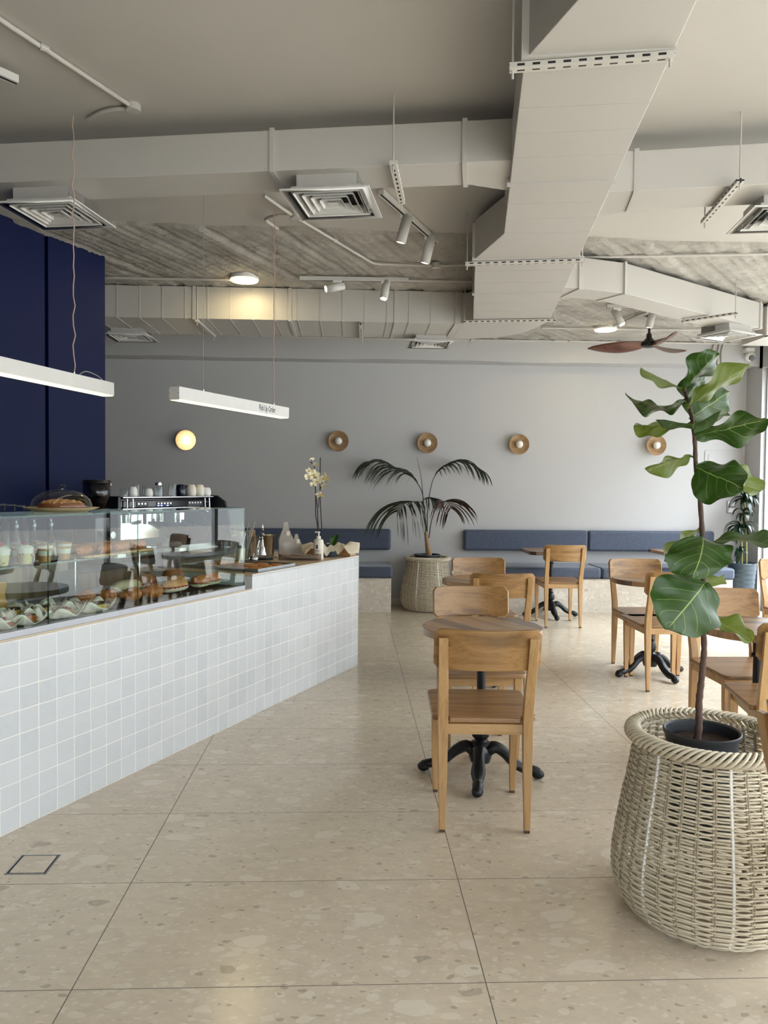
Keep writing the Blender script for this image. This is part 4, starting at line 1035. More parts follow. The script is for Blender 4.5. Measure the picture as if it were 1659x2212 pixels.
m = cl(MB()); m.b2((U0, .555, .862), (.45, .572, 1.05)); m.build('rear_door', 'wood_panel', case)
m = cl(MB()); m.b2((.47, .575, .862), (.92, .59, 1.03)); m.build('rear_door', 'wood_panel', case)

# --- desserts in plastic cups on the shelf
def dessert(kind, u, v, label, r=1.0):
    t = ct('dessert_cup', label, 'dessert cup', u, v, 1.0975, 'layered dessert cups on the glass shelf', rnd.uniform(0, 3))
    H, r0_, r1 = .088, .026, .039
    R = lambda z: r0_+(r1-r0_)*z/H
    MB().lathe([(.001, .0), (r0_, .0), (r1, H), (r1+.002, H+.001), (r1, H+.002), (r0_-.001, .0015), (.001, .0015)], 32).build('cup', 'clear_glass', t)
    lay = ([(.002, .050, 'fruit_mix'), (.050, .074, 'cream')] if kind == 'b' else [(.002, .032, 'caramel'), (.032, .055, 'cream'), (.055, .066, 'caramel'), (.066, .077, 'cream'), (.077, .083, 'caramel')])
    for a, b, mt in lay:
        MB().lathe([(.001, a), (R(a)-.0015, a), (R(b)-.0015, b), (.001, b+.001)], 32, fn=lambda q, z: 1-.01*abs(math.sin(q*3))).build('filling' if mt != 'cream' else 'cream_layer', mt, t)
    if kind == 'b':
        rr = random.Random(int(u*100))
        m = MB()
        for i in range(9):
            a = rr.uniform(0, 6.28); z = rr.uniform(.008, .05); m.ball(((R(z)-.004)*math.cos(a), (R(z)-.004)*math.sin(a), z), .006, 6, (1, 1, .7))
        m.build('fruit_pieces', 'berry', t)
        MB().lathe([(.001, .073), (.034, .073), (.028, .081), (.012, .086), (.001, .087)], 24, fn=lambda q, z: 1+.05*math.sin(q*5)).build('whipped_top', 'cream', t)
        MB().ball((.004, .002, .092), .0105, 9, (1, 1, .8)).build('raspberry', 'berry', t)
for k, (u, v, l) in enumerate((('b', .130, .135), ('b', .248, .130), ('c', .352, .125), ('c', .475, .140))):
    kind, u, v = u, v, l
    dessert(kind, u, v, ['berry trifle cup cut by the left edge of the photo', 'berry trifle cup topped with a raspberry, second on the shelf', 'caramel and cream layered cup, third along the shelf front', 'caramel and cream layered cup, rightmost of the cups'][k])
dessert('c', .30, .225, 'layered cup behind the second berry trifle cup'); dessert('c', .43, .235, 'layered cup behind the third cup, between the caramel ones'); dessert('b', .21, .235, 'berry trifle cup in the back row at the left')

# --- boards with twisted pastries on the shelf
def twist(parent_none, u, v, z, label, L=.13, dr=0, mt='croissant', grp='twisted pastries on the boards'):
    t = ct('twisted_pastry', label, 'pastry', u, v, z, grp, dr); m = MB()
    for ph in (0, PI):
        pts = [(-L/2+L*i/24, .011*math.cos(i*.75+ph)*math.sin(PI*(i+1)/26)**.3, .022+.011*math.sin(i*.75+ph)) for i in range(25)]
        m.tube(pts, [.014*(math.sin(PI*(i+2)/28)**.4) for i in range(25)], 9)
    m.build('dough', mt, t, sharp=2); return t
for k, (u, v, w_, l) in enumerate(((.70, .20, .26, 'pale wooden board under the left pastries on the shelf'), (.98, .24, .28, 'pale wooden board under the right pastries on the shelf'))):
    t = ct('serving_board', l, 'board', u, v, 1.0978, 'boards on the glass shelf')
    MB().prism(rrect(w_, .20, .03), 0, .012).build('board', 'wood_leg', t, bevel=.003)
TW = [(.61, .15, .3), (.68, .20, -.2), (.75, .15, .4), (.66, .27, .1), (.78, .26, -.3), (.90, .18, .2), (.97, .25, -.2), (1.03, .18, .3), (1.06, .29, 0), (.92, .31, .4)]
for i, (u, v, r) in enumerate(TW):
    twist(None, u, v, 1.110, 'brown twisted pastry lying on the left board on the glass shelf' if i < 5 else 'brown twisted pastry lying on the right board on the glass shelf', dr=r, grp='twisted pastries on the left board' if i < 5 else 'twisted pastries on the right board')

# --- tarts in baking paper on the deck
def tart(u, v, kind, dr, label, s=1.0):
    t = ct('paper_wrapped_tart', label, 'pastry', u, v, .8335, 'pastries in baking paper at the front of the case', dr)
    rr = random.Random(int(u*977+v*331)); G = []
    N = 40; pk = rr.uniform(0, 6)
    for i in range(7):
        row = []
        for k in range(N+1):
            a = 2*PI*k/N; q = i/6
            cor = abs(math.cos(2*a+pk*0))**3   # square paper: four raised corners
            r = (.012+.052*q*(1+.30*cor*q))*s; z = .002+(.052*q**2.2)*(.35+.85*cor)+(.006*math.sin(a*7+pk)*q)
            row.append((r*1.45*math.cos(a+.78), r*math.sin(a+.78), z))
        G.append(row)
    MB().sheet(G).build('paper', 'baking_paper', t, solid=.0008, sharp=.9)
    if kind == 'choc':
        MB().box((0, 0, .022), (.105*s, .045*s, .036)).build('sponge', 'custard', t, bevel=.008)
        m = MB(); m.box((0, 0, .043), (.108*s, .047*s, .012)); m.build('chocolate_top', 'chocolate', t, bevel=.005)
    elif kind == 'eclair':
        m = MB(); m.tube([(-.05, 0, .02), (-.03, 0, .024), (.03, 0, .024), (.05, 0, .02)], [.012, .021, .021, .012], 12); m.build('eclair', 'croissant', t)
        MB().box((0, 0, .043), (.075, .022, .006)).build('icing', 'chocolate', t, bevel=.003)
    else:
        MB().box((0, 0, .018), (.10*s, .05*s, .026)).build('tart_base', 'croissant', t, bevel=.006)
        MB().box((0, 0, .034), (.09*s, .042*s, .008)).build('cream_layer', 'cream', t, bevel=.003)
    if kind != 'choc':
        for k in range(3):
            MB().ball((-.02+.017*k, .004*(k % 2), .045), .0078, 8).build('berry', 'blueberry' if k == 0 else 'berry', t)
TT = [(-.045, .07, 'tart', .3, 'paper-wrapped tart nearest the lower left corner of the case'), (.10, .10, 'tart', .1, 'paper-wrapped red berry tart at the left edge of the deck'), (.16, .24, 'tart', .2, 'paper-wrapped tart at the left in the second row'),
      (.225, .095, 'eclair', -.1, 'paper-wrapped chocolate-striped eclair in the front row, left of the glass joint'), (.33, .19, 'tart', .2, 'paper-wrapped tart with a dark round top in the second row'), (.30, .30, 'choc', .0, 'dark chocolate slice in the back row beside the yellow sheet'),
      (.44, .24, 'choc', .0, 'dark chocolate slice behind the berry eclair'), (.43, .09, 'eclair', .1, 'paper-wrapped eclair with blueberries in the front row'), (.56, .18, 'choc', .1, 'dark chocolate slice in the second row before the croissants'),
      (.62, .085, 'choc', .0, 'paper-wrapped chocolate slice nearest the croissants'), (.08, .34, 'tart', .4, 'paper-wrapped tart with two red berries, back left'), (-.12, .16, 'tart', .2, 'paper-wrapped tart just outside the left edge'), (.52, .30, 'tart', .2, 'pale paper-wrapped tart at the back')]
for a in TT: tart(*a)
# kraft sheet at the back, standing in for a paper bag's reflection
t = ct('kraft_bag_reflection', 'folded yellow-brown sheet standing in for a paper bag reflection at the left inside the case', 'paper bag', .215, .40, .8335)
m = MB(); G = []
for j in range(9):
    G.append([(-.16+.32*i/16, .008*math.sin(i*.9)+.006*math.cos(j*1.3), .006+.155*j/8+.004*math.sin(i*.7)) for i in range(17)])
m.sheet(G).build('sheet', 'kraft', t, solid=.02, bevel=.006)
MB().box((0, -.014, .055), (.31, .004, .03)).build('fold', 'kraft', t, bevel=.001)
t = ct('menu_card', 'dark grey card leaning behind the croissants', 'card', .80, .42, .8335, dr=.15)
MB().box((0, .02, .085), (.17, .004, .17), (-.25, 0, 0)).build('card', 'card_grey', t)

# --- wire rack, croissants and sandwiches
t = ct('cooling_rack', 'black wire rack under the croissants and sandwiches', 'rack', 1.22, .20, .8335)
m = MB()
for i in range(24): m.tube([(-.46+.04*i, -.15, .012), (-.46+.04*i, .17, .012)], .0016, 5)
m.build('cross_wires', 'black_plastic', t, weld=False); m = MB()
for y in (-.15, -.05, .06, .17): m.tube([(-.47, y, .0145), (.47, y, .0145)], .0025, 6)
m.build('long_wires', 'black_plastic', t, weld=False)
MB().b2((-.5, -.17, 0), (.5, .19, .004)).build('drip_tray', 'dark_void', t)
def croissant(u, v, dr, label, s=1.0, z=.851):
    t = ct('croissant', label, 'croissant', u, v, z, 'croissants in the display case', dr); m = MB(); N = 40; rings = []
    for i in range(N+1):
        q = i/N*2-1; a = q*1.15; R = .062*s; r = (.036*s)*(max(0, 1-abs(q)**1.7))**.9+.005; lb = 1+.20*abs(math.sin(q*9.5))-.12
        cx, cy = R*math.sin(a), -R*(math.cos(a)-1)*1.2
        rings.append([(cx-r*lb*math.cos(b)*math.sin(a)*.5, cy+r*lb*math.cos(b), .028*s+r*lb*math.sin(b)*.85) for b in [2*PI*k/14 for k in range(14)]])
    m.loft(rings).build('pastry', 'croissant', t, sharp=2)
croissant(.76, .28, .4, 'croissant topped with flaked nuts, leftmost of the croissants'); croissant(.86, .22, -.2, 'croissant beside the leftmost one, partly behind it'); croissant(.93, .13, .2, 'croissant in front of the pale long sandwich', 1.05); croissant(1.06, .10, .0, 'ridged croissant right of the glass joint', 1.1)
def sandwich(u, v, dr, kind, label, L=.20, z=.851, s=1.0):
    t = ct('sandwich', label, 'sandwich', u, v, z, 'filled rolls and sandwiches in the display case', dr)
    top = {'seed': 'bread', 'pale': 'bread_white', 'dark': 'bread_dark', 'gold': 'croissant'}[kind]
    def half(z0, up, mt, nm):
        rings = []
        for i in range(21):
            q = i/20*2-1; w = .042*s*(max(0, 1-abs(q)**3))**.5+.002; h = .036*s*(max(0, 1-abs(q)**3.2))**.5+.002
            rings.append([(q*L/2, w*math.cos(b), z0+(h*max(0, math.sin(b)) if up else -h*.55*max(0, math.sin(b)))) for b in [PI*k/12 for k in range(13)]])
        MB().loft(rings).build(nm, mt, t, sharp=1.3)
    half(.024*s, False, 'bread_crumb' if kind != 'dark' else mt_(kind), 'bottom_bread'); half(.038*s, True, top, 'top_bread')
    def frill(zc, mt, nm, amp, ph):
        G = []
        for i in range(31):
            q = i/30*2-1; w = .044*s*(max(0, 1-abs(q)**4))**.5; a = amp*math.sin(i*1.3+ph)
            G.append([(q*L/2*.96, w*y, zc+a*abs(y)) for y in (-1.06, -.5, 0, .5, 1.06)])
        MB().sheet(G).build(nm, mt, t, solid=.003)
    frill(.027*s, 'lettuce' if kind in ('pale', 'gold') else 'cheese', 'lettuce' if kind in ('pale', 'gold') else 'cheese', .004, 0)
    frill(.033*s, 'ham' if kind != 'pale' else 'cheese', 'ham' if kind != 'pale' else 'cheese', .003, 1.4)
def mt_(k): return 'bread_dark'
sandwich(1.02, .26, .1, 'pale', 'long pale flatbread sandwich behind the croissants', .24, .862)
sandwich(1.20, .30, .0, 'dark', 'dark crusty roll at the back right of the glass joint', .20, .862)
sandwich(1.25, .12, .05, 'seed', 'seeded baguette sandwich with red filling in the front row', .22)
sandwich(1.36, .20, .15, 'seed', 'seeded baguette sandwich with ham behind the front one', .20)
sandwich(1.49, .12, .1, 'gold', 'golden cheese-topped sandwich near the right end of the case', .15)
sandwich(1.61, .13, .1, 'gold', 'last sandwich at the right end of the case, wrapped in paper', .14)
sandwich(1.50, .33, -.3, 'dark', 'round dark roll at the back right of the case', .13, .862, 1.2); sandwich(1.36, .40, .1, 'dark', 'small dark roll lying at the very back of the rack', .13)

# --- cake stand on top of the case
cz = ztop+.0065
t = ct('cake_dome', 'clear glass cake dome with knob on top of the display case', 'cake dome', .615, .30, cz+.0125)
R_ = .145
MB().lathe([(R_, 0), (R_*.985, .020), (R_*.93, .042), (R_*.82, .062), (R_*.64, .080), (R_*.40, .092), (R_*.18, .097), (.012, .098)], 48, caps=False).build('dome', 'clear_glass', t, solid=.0025)
MB().lathe([(.012, .097), (.012, .102), (.020, .108), (.022, .115), (.016, .122), (.001, .124)], 24).build('knob', 'clear_glass', t)
t2_ = ct('cake_plate', 'scalloped pale glass cake plate on top of the display case', 'plate', .615, .30, cz)
MB().lathe([(.001, 0), (.12, 0), (.173, .019), (.175, .022), (.12, .008), (.001, .008)], 60, fn=lambda a, z: 1+(.015*math.sin(a*15) if z > .012 else 0)).build('plate', 'tray_liner', t2_)
t3_ = ct('crumble_cake', 'round brown cake with crumble topping under the glass dome', 'cake', .615, .30, cz+.0085)
MB().lathe([(.001, 0), (.105, 0), (.108, .004), (.107, .032), (.001, .034)], 48, fn=lambda a, z: 1+.01*math.sin(a*11)).build('cake', 'cake_brown', t3_)
m = MB()
for i in range(90):
    a = rnd.uniform(0, 6.28); r = .09*math.sqrt(rnd.random()); m.ball((r*math.cos(a), r*math.sin(a), .034+.012*(1-(r/.09)**2)), rnd.uniform(.006, .011), 5)
m.lathe([(.001, .034), (.088, .034), (.06, .045), (.001, .048)], 30); m.build('crumble_topping', 'crumble', t3_, weld=False)

# ------------------------------------------------------------------ back counter, machine, grinder
t = ct('back_counter', 'work counter along the blue partition behind the display case', 'counter', 0, 1.45, 0)
m = MB(); m.b2((U0, -.20, .08), (3.75, .31, .86)); m.build('cabinet', 'wood_panel', t); m = MB(); m.b2((U0, -.24, .86), (3.8, .315, .90)); m.build('worktop', 'card_grey', t, bevel=.003)
MB().b2((U0, -.16, 0), (3.7, .3, .08)).build('plinth', 'black_plastic', t)
em = ct('espresso_machine', 'black two-group espresso machine with a polished back panel behind the counter', 'coffee machine', 2.09, 1.30, .90)
W_ = 1.13
m = MB(); m.b2((.0, .03, .33), (W_, .40, .455)); m.build('top_housing', 'black_gloss', em, bevel=.012)
m = MB(); m.b2((0, -.01, .355), (W_-.02, .05, .438)); m.build('control_panel', 'black_gloss', em, bevel=.008)
m = MB(); m.b2((.02, .22, .08), (W_-.02, .40, .34)); m.build('rear_body', 'black_plastic', em)
m = MB(); m.b2((.16, .205, .13), (W_-.08, .222, .325)); m.build('splash_panel', 'mirror_panel', em)
m = MB(); m.b2((.0, -.06, .02), (W_, .36, .08)); m.build('drip_base', 'steel', em, bevel=.008)
for i in range(4): MB().cyl((.1+(W_-.2)*(i % 2), .02+.3*(i//2), 0), (.1+(W_-.2)*(i % 2), .02+.3*(i//2), .02), .02, 14).build('foot', 'black_plastic', em)
prof = [(-.19, .04), (-.16, .30), (-.12, .42), (-.04, .47), (.40, .49), (.42, .04)]
for x, mt in ((-.03, 'black_plastic'), (W_, 'black_plastic')):
    MB().loft([[(xx, y if x > 0 else max(y, -.03), min(z, .47) if x < 0 else z) for y, z in prof] for xx in (x, x+.03)]).build('side_panel', mt, em, bevel=.008)
m = MB(); m.b2((.02, -.03, .455), (W_-.03, .36, .465)); m.build('cup_tray', 'steel', em, bevel=.002)
for x in (.09, W_-.12):
    m = MB(); m.tube(smooth_path([(x-.03, -.03, .45), (x-.028, -.035, .36), (x, -.04, .335), (x+.028, -.035, .36), (x+.03, -.03, .45)], 5), .006, 8); m.build('steam_handle', 'chrome', em)
for x0, nb, blue in ((.20, 3, ()), (.42, 5, (0, 1, 3)), (.80, 5, ())):
    MB().b2((x0-.02, -.013, .385), (x0+nb*.036, -.009, .425)).build('button_plate', 'black_plastic', em)
    for i in range(nb):
        MB().box((x0+i*.036, -.0142, .412), (.018, .002, .012)).build('button', 'steel', em)
        if i in blue: MB().box((x0+i*.036, -.0142, .395), (.018, .002, .007)).build('indicator_light', 'led_blue', em)
textmesh('APPIA', .024, 'steel', 'lettering', em, Matrix.Translation((1.03, -.0115, .408)) @ Matrix.Rotation(PI/2, 4, 'X'), .9)
textmesh('Life', .020, 'steel', 'lettering', em, Matrix.Translation((1.045, -.0115, .388)) @ Matrix.Rotation(PI/2, 4, 'X'), .9)
for x in (.42, .82):
    MB().lathe([(.001, .25), (.042, .25), (.044, .33), (.001, .335)], 28, c=(x, .10, 0)).build('group_head', 'chrome', em)
    for dx in (-.055, .055):
        m = MB(); m.tube([(x, .08, .262), (x+dx*.8, .0, .255), (x+dx*1.5, -.09, .235), (x+dx*1.7, -.12, .228)], [.012, .016, .018, .012], 12); m.build('portafilter_handle', 'black_plastic', em)
m = MB(); m.tube(smooth_path([(1.0, .02, .33), (1.0, .0, .28), (1.03, -.03, .24), (1.03, -.03, .20), (.98, -.04, .13)], 6), .007, 10); m.build('steam_wand', 'black_plastic', em)
# cups and glasses on the machine
def cup(u, v, kind, label, h=.085, r=.038):
    t = ct('mug' if kind in ('cream', 'blue') else 'glass_cup', label, 'cup', u, v, 1.3655, 'upside-down cups on the coffee machine', rnd.uniform(-.3, .1))
    mt = {'cream': 'cream_ceramic', 'blue': 'dark_blue_ceramic', 'glass': 'clear_glass', 'white': 'white_plastic'}[kind]
    if kind == 'glass': MB().lathe([(r, 0), (r*.95, h*.6), (r*.8, h), (.001, h+.001), (.001, h-.004), (r*.76, h-.004), (r*.92, h*.6), (r*.96, 0)], 26).build('cup_body', mt, t)
    else: MB().lathe([(r*.9, 0), (r*1.05, h*.25), (r, h*.65), (r*.75, h*.95), (r*.55, h), (.001, h)], 28).build('cup_body', mt, t)
    if kind in ('cream', 'blue'): MB().tube(smooth_path([(r*.95, 0, h*.72), (r*1.45, 0, h*.65), (r*1.6, 0, h*.40), (r*1.3, 0, h*.18), (r*.98, 0, h*.2)], 5), .0055, 10).build('handle', mt, t)
cups = [(2.22, 1.36, 'glass', 'glass cup at the left end of the coffee machine top', .06, .035), (2.31, 1.36, 'white', 'white tapered cup among the glasses, first from the left', .075, .034), (2.39, 1.40, 'glass', 'glass tumbler between the two white cups', .09, .033),
        (2.46, 1.34, 'white', 'white tapered cup among the glasses, second from the left', .06, .032), (2.53, 1.42, 'glass', 'glass tumbler right of the second white cup', .08, .034), (2.60, 1.36, 'glass', 'tall glass tumbler under a metal lid', .085, .036), (2.68, 1.42, 'glass', 'glass tumbler in the back row left of the blue mug', .08, .033), (2.755, 1.35, 'glass', 'tall stacked glass beside the blue mug', .10, .035),
        (2.86, 1.35, 'blue', 'dark blue mug on the coffee machine', .095, .042), (2.98, 1.34, 'cream', 'cream mug right beside the dark blue mug', .095, .041), (3.09, 1.34, 'cream', 'cream mug in the middle of the cream cups', .096, .041), (3.175, 1.33, 'white', 'small rounded cream cup, last on the coffee machine', .072, .036), (3.12, 1.47, 'blue', 'dark blue mug behind the last cream cup', .09, .042)]
for c in cups: cup(*c)
t = ct('metal_lid', 'small metal lid resting on a tall glass', 'lid', 2.60, 1.36, 1.4525); MB().lathe([(.001, .022), (.022, .022), (.028, .016), (.029, 0), (.001, 0)], 24).build('lid', 'chrome', t)
g = ct('coffee_grinder', 'coffee grinder with a dark transparent bean hopper beside the blue wall', 'grinder', 1.945, 1.36, .90)
m = MB(); m.b2((-.09, -.16, 0), (.09, .14, .05)); m.build('base', 'black_plastic', g, bevel=.01); m = MB(); m.b2((-.075, -.06, .05), (.075, .12, .33)); m.build('body', 'black_gloss', g, bevel=.015)
MB().lathe([(.038, .33), (.042, .36), (.075, .42), (.092, .48), (.096, .565)], 40, caps=False).build('bean_hopper', 'smoked_glass', g, solid=.002)
MB().lathe([(.001, .34), (.036, .34), (.068, .42), (.072, .45), (.001, .46)], 28).build('coffee_beans', 'chocolate', g)
MB().lathe([(.098, .563), (.1, .572), (.09, .584), (.03, .59), (.001, .59)], 40).build('hopper_lid', 'black_plastic', g)
MB().cyl((0, -.09, .20), (0, -.15, .20), .025, 16).build('portafilter_fork', 'steel', g)
# bottles with pourers and a few things on the back counter seen through the glass
for i in range(5):
    u = .94+i*.135
    t = ct('syrup_bottle', ['first', 'second', 'third', 'fourth', 'fifth'][i]+' syrup bottle from the left behind the glass case', 'bottle', u, 1.30, .9005, 'syrup bottles with pourers')
    MB().lathe([(.001, 0), (.036, 0), (.037, .01), (.037, .17), (.030, .20), (.014, .225), (.013, .28), (.001, .282)], 24).build('bottle_body', 'clear_glass', t)
    MB().lathe([(.001, .281), (.017, .281), (.017, .30), (.008, .31), (.008, .325), (.024, .335), (.001, .338)], 16).build('pump_cap', 'zinc', t)
    MB().lathe([(.0375, .06), (.0375, .14)], 20, caps=False, a0=PI*1.1, a1=PI*1.9).build('label', 'baking_paper', t)
t = ct('bakery_box', 'dark brown box with rounded grey lid on the counter behind the glass case', 'box', 1.935, .715, .8975, dr=-.4)
m = MB(); m.b2((-.065, -.045, 0), (.065, .045, .14)); m.build('box_body', 'chocolate', t, bevel=.004); m = MB(); m.b2((-.072, -.05, .14), (.072, .05, .178)); m.build('lid', 'card_grey', t, bevel=.016)
t = ct('wooden_cake_stand', 'round wooden stand on a stone-textured foot behind the glass case', 'stand', 3.44, 1.36, .9005)
MB().lathe([(.001, .105), (.13, .105), (.132, .115), (.13, .125), (.001, .125)], 40).build('top_disc', 'wood_bowl', t); MB().lathe([(.001, 0), (.085, 0), (.09, .10), (.001, .105)], 30).build('foot', 'zinc', t)
t = ct('stone_bowl', 'rough grey bowl on the back counter right of the machine', 'bowl', 3.69, 1.40, .9005); MB().lathe([(.001, 0), (.07, 0), (.11, .09), (.115, .14), (.108, .14), (.09, .05), (.001, .03)], 30, fn=lambda a, z: 1+.02*math.sin(a*9+z*90)).build('bowl', 'zinc', t)
t = ct('cookie_board', 'board of baked goods on the back counter below the machine panel', 'board', 2.95, 1.24, .9005); MB().prism(rrect(.30, .07, .02), 0, .015).build('board', 'wood_leg', t)

# ------------------------------------------------------------------ things on the register counter
zt = .8975
t = ct('baking_tray', 'shallow metal baking tray of cookies beside the glass case', 'tray', 2.21, .34, zt, dr=-.02)
w, d = .46, .62
m = MB(); m.b2((-w/2, -d/2, 0), (w/2, d/2, .003)); m.build('tray_floor', 'zinc', t)
for a, b in (((-w/2, -d/2), (w/2, -d/2+.006)), ((-w/2, d/2-.006), (w/2, d/2)), ((-w/2, -d/2), (-w/2+.006, d/2)), ((w/2-.006, -d/2), (w/2, d/2))): MB().b2((a[0], a[1], 0), (b[0], b[1], .022)).build('tray_rim', 'zinc', t, bevel=.002)
MB().b2((-w/2+.012, -d/2+.012, .003), (w/2-.012, d/2-.012, .004)).build('baking_paper', 'tray_liner', t)
ck = 0
for i in range(3):
    for j in range(5):
        if (i, j) in ((0, 4), (2, 2)): continue
        c = cw(2.21+(-.14+.14*i+rnd.uniform(-.015, .015)), .36+(-.23+.115*j+rnd.uniform(-.01, .01)), zt+.0045)
        if ck == 0:
            c0 = thing('cookie', 'flat round brown cookie lying on the baking tray', 'cookie', c, 0, 'cookies on the baking tray')
            MB().lathe([(.001, 0), (.048, 0), (.052, .006), (.044, .013), (.02, .016), (.001, .016)], 30, fn=lambda a, z: 1+.04*math.sin(a*5)+.02*math.sin(a*13)).build('cookie_dough', 'cookie', c0)
        else: copy_tree(c0, c, rnd.uniform(0, 6))
        ck += 1
def at_(px, py, z=.8975): p = atZ(px, py, z); return p
def T_(name, label, cat, px, py, rz=0, group=None, z=.898): p = atZ(px, py, .8975); return thing(name, label, cat, (p.x, p.y, z), rz, group)
# milk bottle with straws, glass pump jar
t = T_('straw_jar', 'clear glass jar of thin drinking straws behind the case corner', 'jar', 531, 1207)
MB().lathe([(.001, 0), (.040, 0), (.043, .004), (.046, .17), (.044, .17), (.040, .006), (.001, .005)], 28).build('jar', 'clear_glass', t)
rr = random.Random(4)
for i in range(12):
    a = rr.uniform(0, 6.28); l = rr.uniform(.24, .30); MB().tube([(.012*math.cos(a+2), .012*math.sin(a+2), .008), ((.05+.04*rr.random())*math.cos(a), .06*math.sin(a), l)], .0032, 6).build('straw', 'wire_grey', t)
t = T_('milk_bottle', 'cream-coloured liquid in a glass jar with a stirrer beside the case', 'jar', 520, 1215)
MB().lathe([(.001, 0), (.028, 0), (.032, .10), (.001, .102)], 24).build('milk', 'milk', t); MB().lathe([(.030, 0), (.034, .11), (.022, .145), (.024, .16)], 24, caps=False).build('jar_wall', 'clear_glass', t); MB().tube([(0, 0, .02), (.03, .01, .21)], .003, 6).build('stirrer', 'steel', t)
t = T_('glass_pitcher', 'small clear glass pitcher seen through the case side', 'jug', 492, 1208)
MB().lathe([(.001, 0), (.045, 0), (.048, .09), (.050, .13), (.047, .13), (.043, .008), (.001, .006)], 26).build('jug_body', 'clear_glass', t); MB().tube(smooth_path([(.048, 0, .12), (.085, 0, .11), (.08, 0, .04), (.046, 0, .02)], 5), .005, 8).build('handle', 'clear_glass', t)
def hammered_cup(px, py, label, s=1.0):
    t = T_('hammered_cup', label, 'metal cup', px, py, 0, 'hammered metal cups')
    MB().lathe([(.001, 0), (.040*s, 0), (.043*s, .01), (.052*s, .155*s), (.058*s, .165*s), (.050*s, .160*s), (.040*s, .012), (.001, .01)], 36, fn=lambda a, z: 1+.012*math.sin(a*12)*math.sin(z*150)).build('cup_body', 'hammered', t); return t
hammered_cup(543, 1203, 'hammered metal cup filled with wooden stirrers'); hammered_cup(580, 1200, 'hammered metal cup standing right behind the teapot')
t = T_('wooden_stirrers', 'bunch of flat wooden stirrers standing in the left hammered cup', 'stirrers', 543, 1203, z=.912)
for i in range(12):
    a = rr.uniform(0, 6.28); q = rr.uniform(.01, .028); MB().box((q*math.cos(a)*1.1, q*math.sin(a)*1.1, .10), (.012, .002, .19), (rr.uniform(-.1, .1), rr.uniform(-.12, .12), a)).build('stirrer', 'straw_wood', t, bevel=.001)
t = T_('silver_teapot', 'ornate polished silver teapot with a tall spire lid', 'teapot', 567, 1200, .3)
MB().lathe([(.001, 0), (.046, 0), (.050, .006), (.046, .03), (.040, .07), (.032, .11), (.026, .135), (.028, .14), (.024, .155), (.012, .175), (.006, .185), (.010, .195), (.012, .205), (.006, .215), (.008, .222), (.001, .25)], 32, fn=lambda a, z: 1+(.03*math.sin(a*10) if .02 < z < .13 else 0)).build('pot_body', 'chrome', t)
MB().tube(smooth_path([(-.035, 0, .04), (-.075, 0, .07), (-.07, 0, .11), (-.10, 0, .16)], 6), [.012]*6+[.010]*6+[.007]*7, 10).build('spout', 'chrome', t)
MB().tube(smooth_path([(.03, 0, .13), (.075, 0, .135), (.085, 0, .08), (.045, 0, .03)], 6), .005, 8).build('handle', 'chrome', t)
t = T_('call_bell', 'chrome counter call bell on a black base in front of the teapot', 'bell', 548, 1211)
MB().lathe([(.001, 0), (.044, 0), (.042, .012), (.001, .012)], 28).build('base', 'black_gloss', t); MB().lathe([(.036, .012), (.034, .024), (.024, .036), (.008, .041), (.001, .0415)], 28).build('dome', 'chrome', t); MB().lathe([(.001, .041), (.005, .041), (.005, .048), (.009, .050), (.007, .055), (.001, .056)], 16).build('button', 'chrome', t)
t = T_('round_coaster', 'thick black round stand right of the call bell', 'stand', 573, 1209); MB().lathe([(.001, 0), (.056, 0), (.060, .008), (.056, .019), (.001, .021)], 32).build('disc', 'black_plastic', t)
t = T_('small_dish', 'small white dish with pins between the black stand and the driftwood tray', 'dish', 601, 1205); MB().lathe([(.001, 0), (.026, 0), (.034, .016), (.031, .016), (.02, .004), (.001, .004)], 26).build('dish', 'cream_ceramic', t)
# clear gusseted bags
def pouch(px, py, h, w, label, rz):
    t = T_('clear_bag', label, 'bag', px, py, rz, 'clear gift bags on the counter')
    secs = [(0, 1, .8), (.25, 1.02, .85), (.5, 1.0, .8), (.62, .75, .55), (.78, .45, .25), (.95, .30, .05), (1, .30, .04)]
    rings = [[(x*w/2*a, y*w/2.4*b, h*q) for x, y in ((-1, -1), (0, -1.06), (1, -1), (1, 1), (0, .9), (-1, 1))] for q, a, b in secs]
    MB().loft(rings).build('film', 'bag_film', t, bevel=.002); MB().b2((-w*.36, -w*.28, .004), (w*.36, w*.28, h*.45)).build('contents', 'zinc', t, bevel=.02)
    MB().box((w*.14, -w*.22, h*.66), (.026, .002, .034), (-.35, .1, 0)).build('sticker', 'baking_paper', t)
pouch(617, 1200, .27, .115, 'tall clear plastic bag with a narrow closed top', .2); pouch(640, 1199, .17, .085, 'short clear plastic bag right of the tall one', .3)
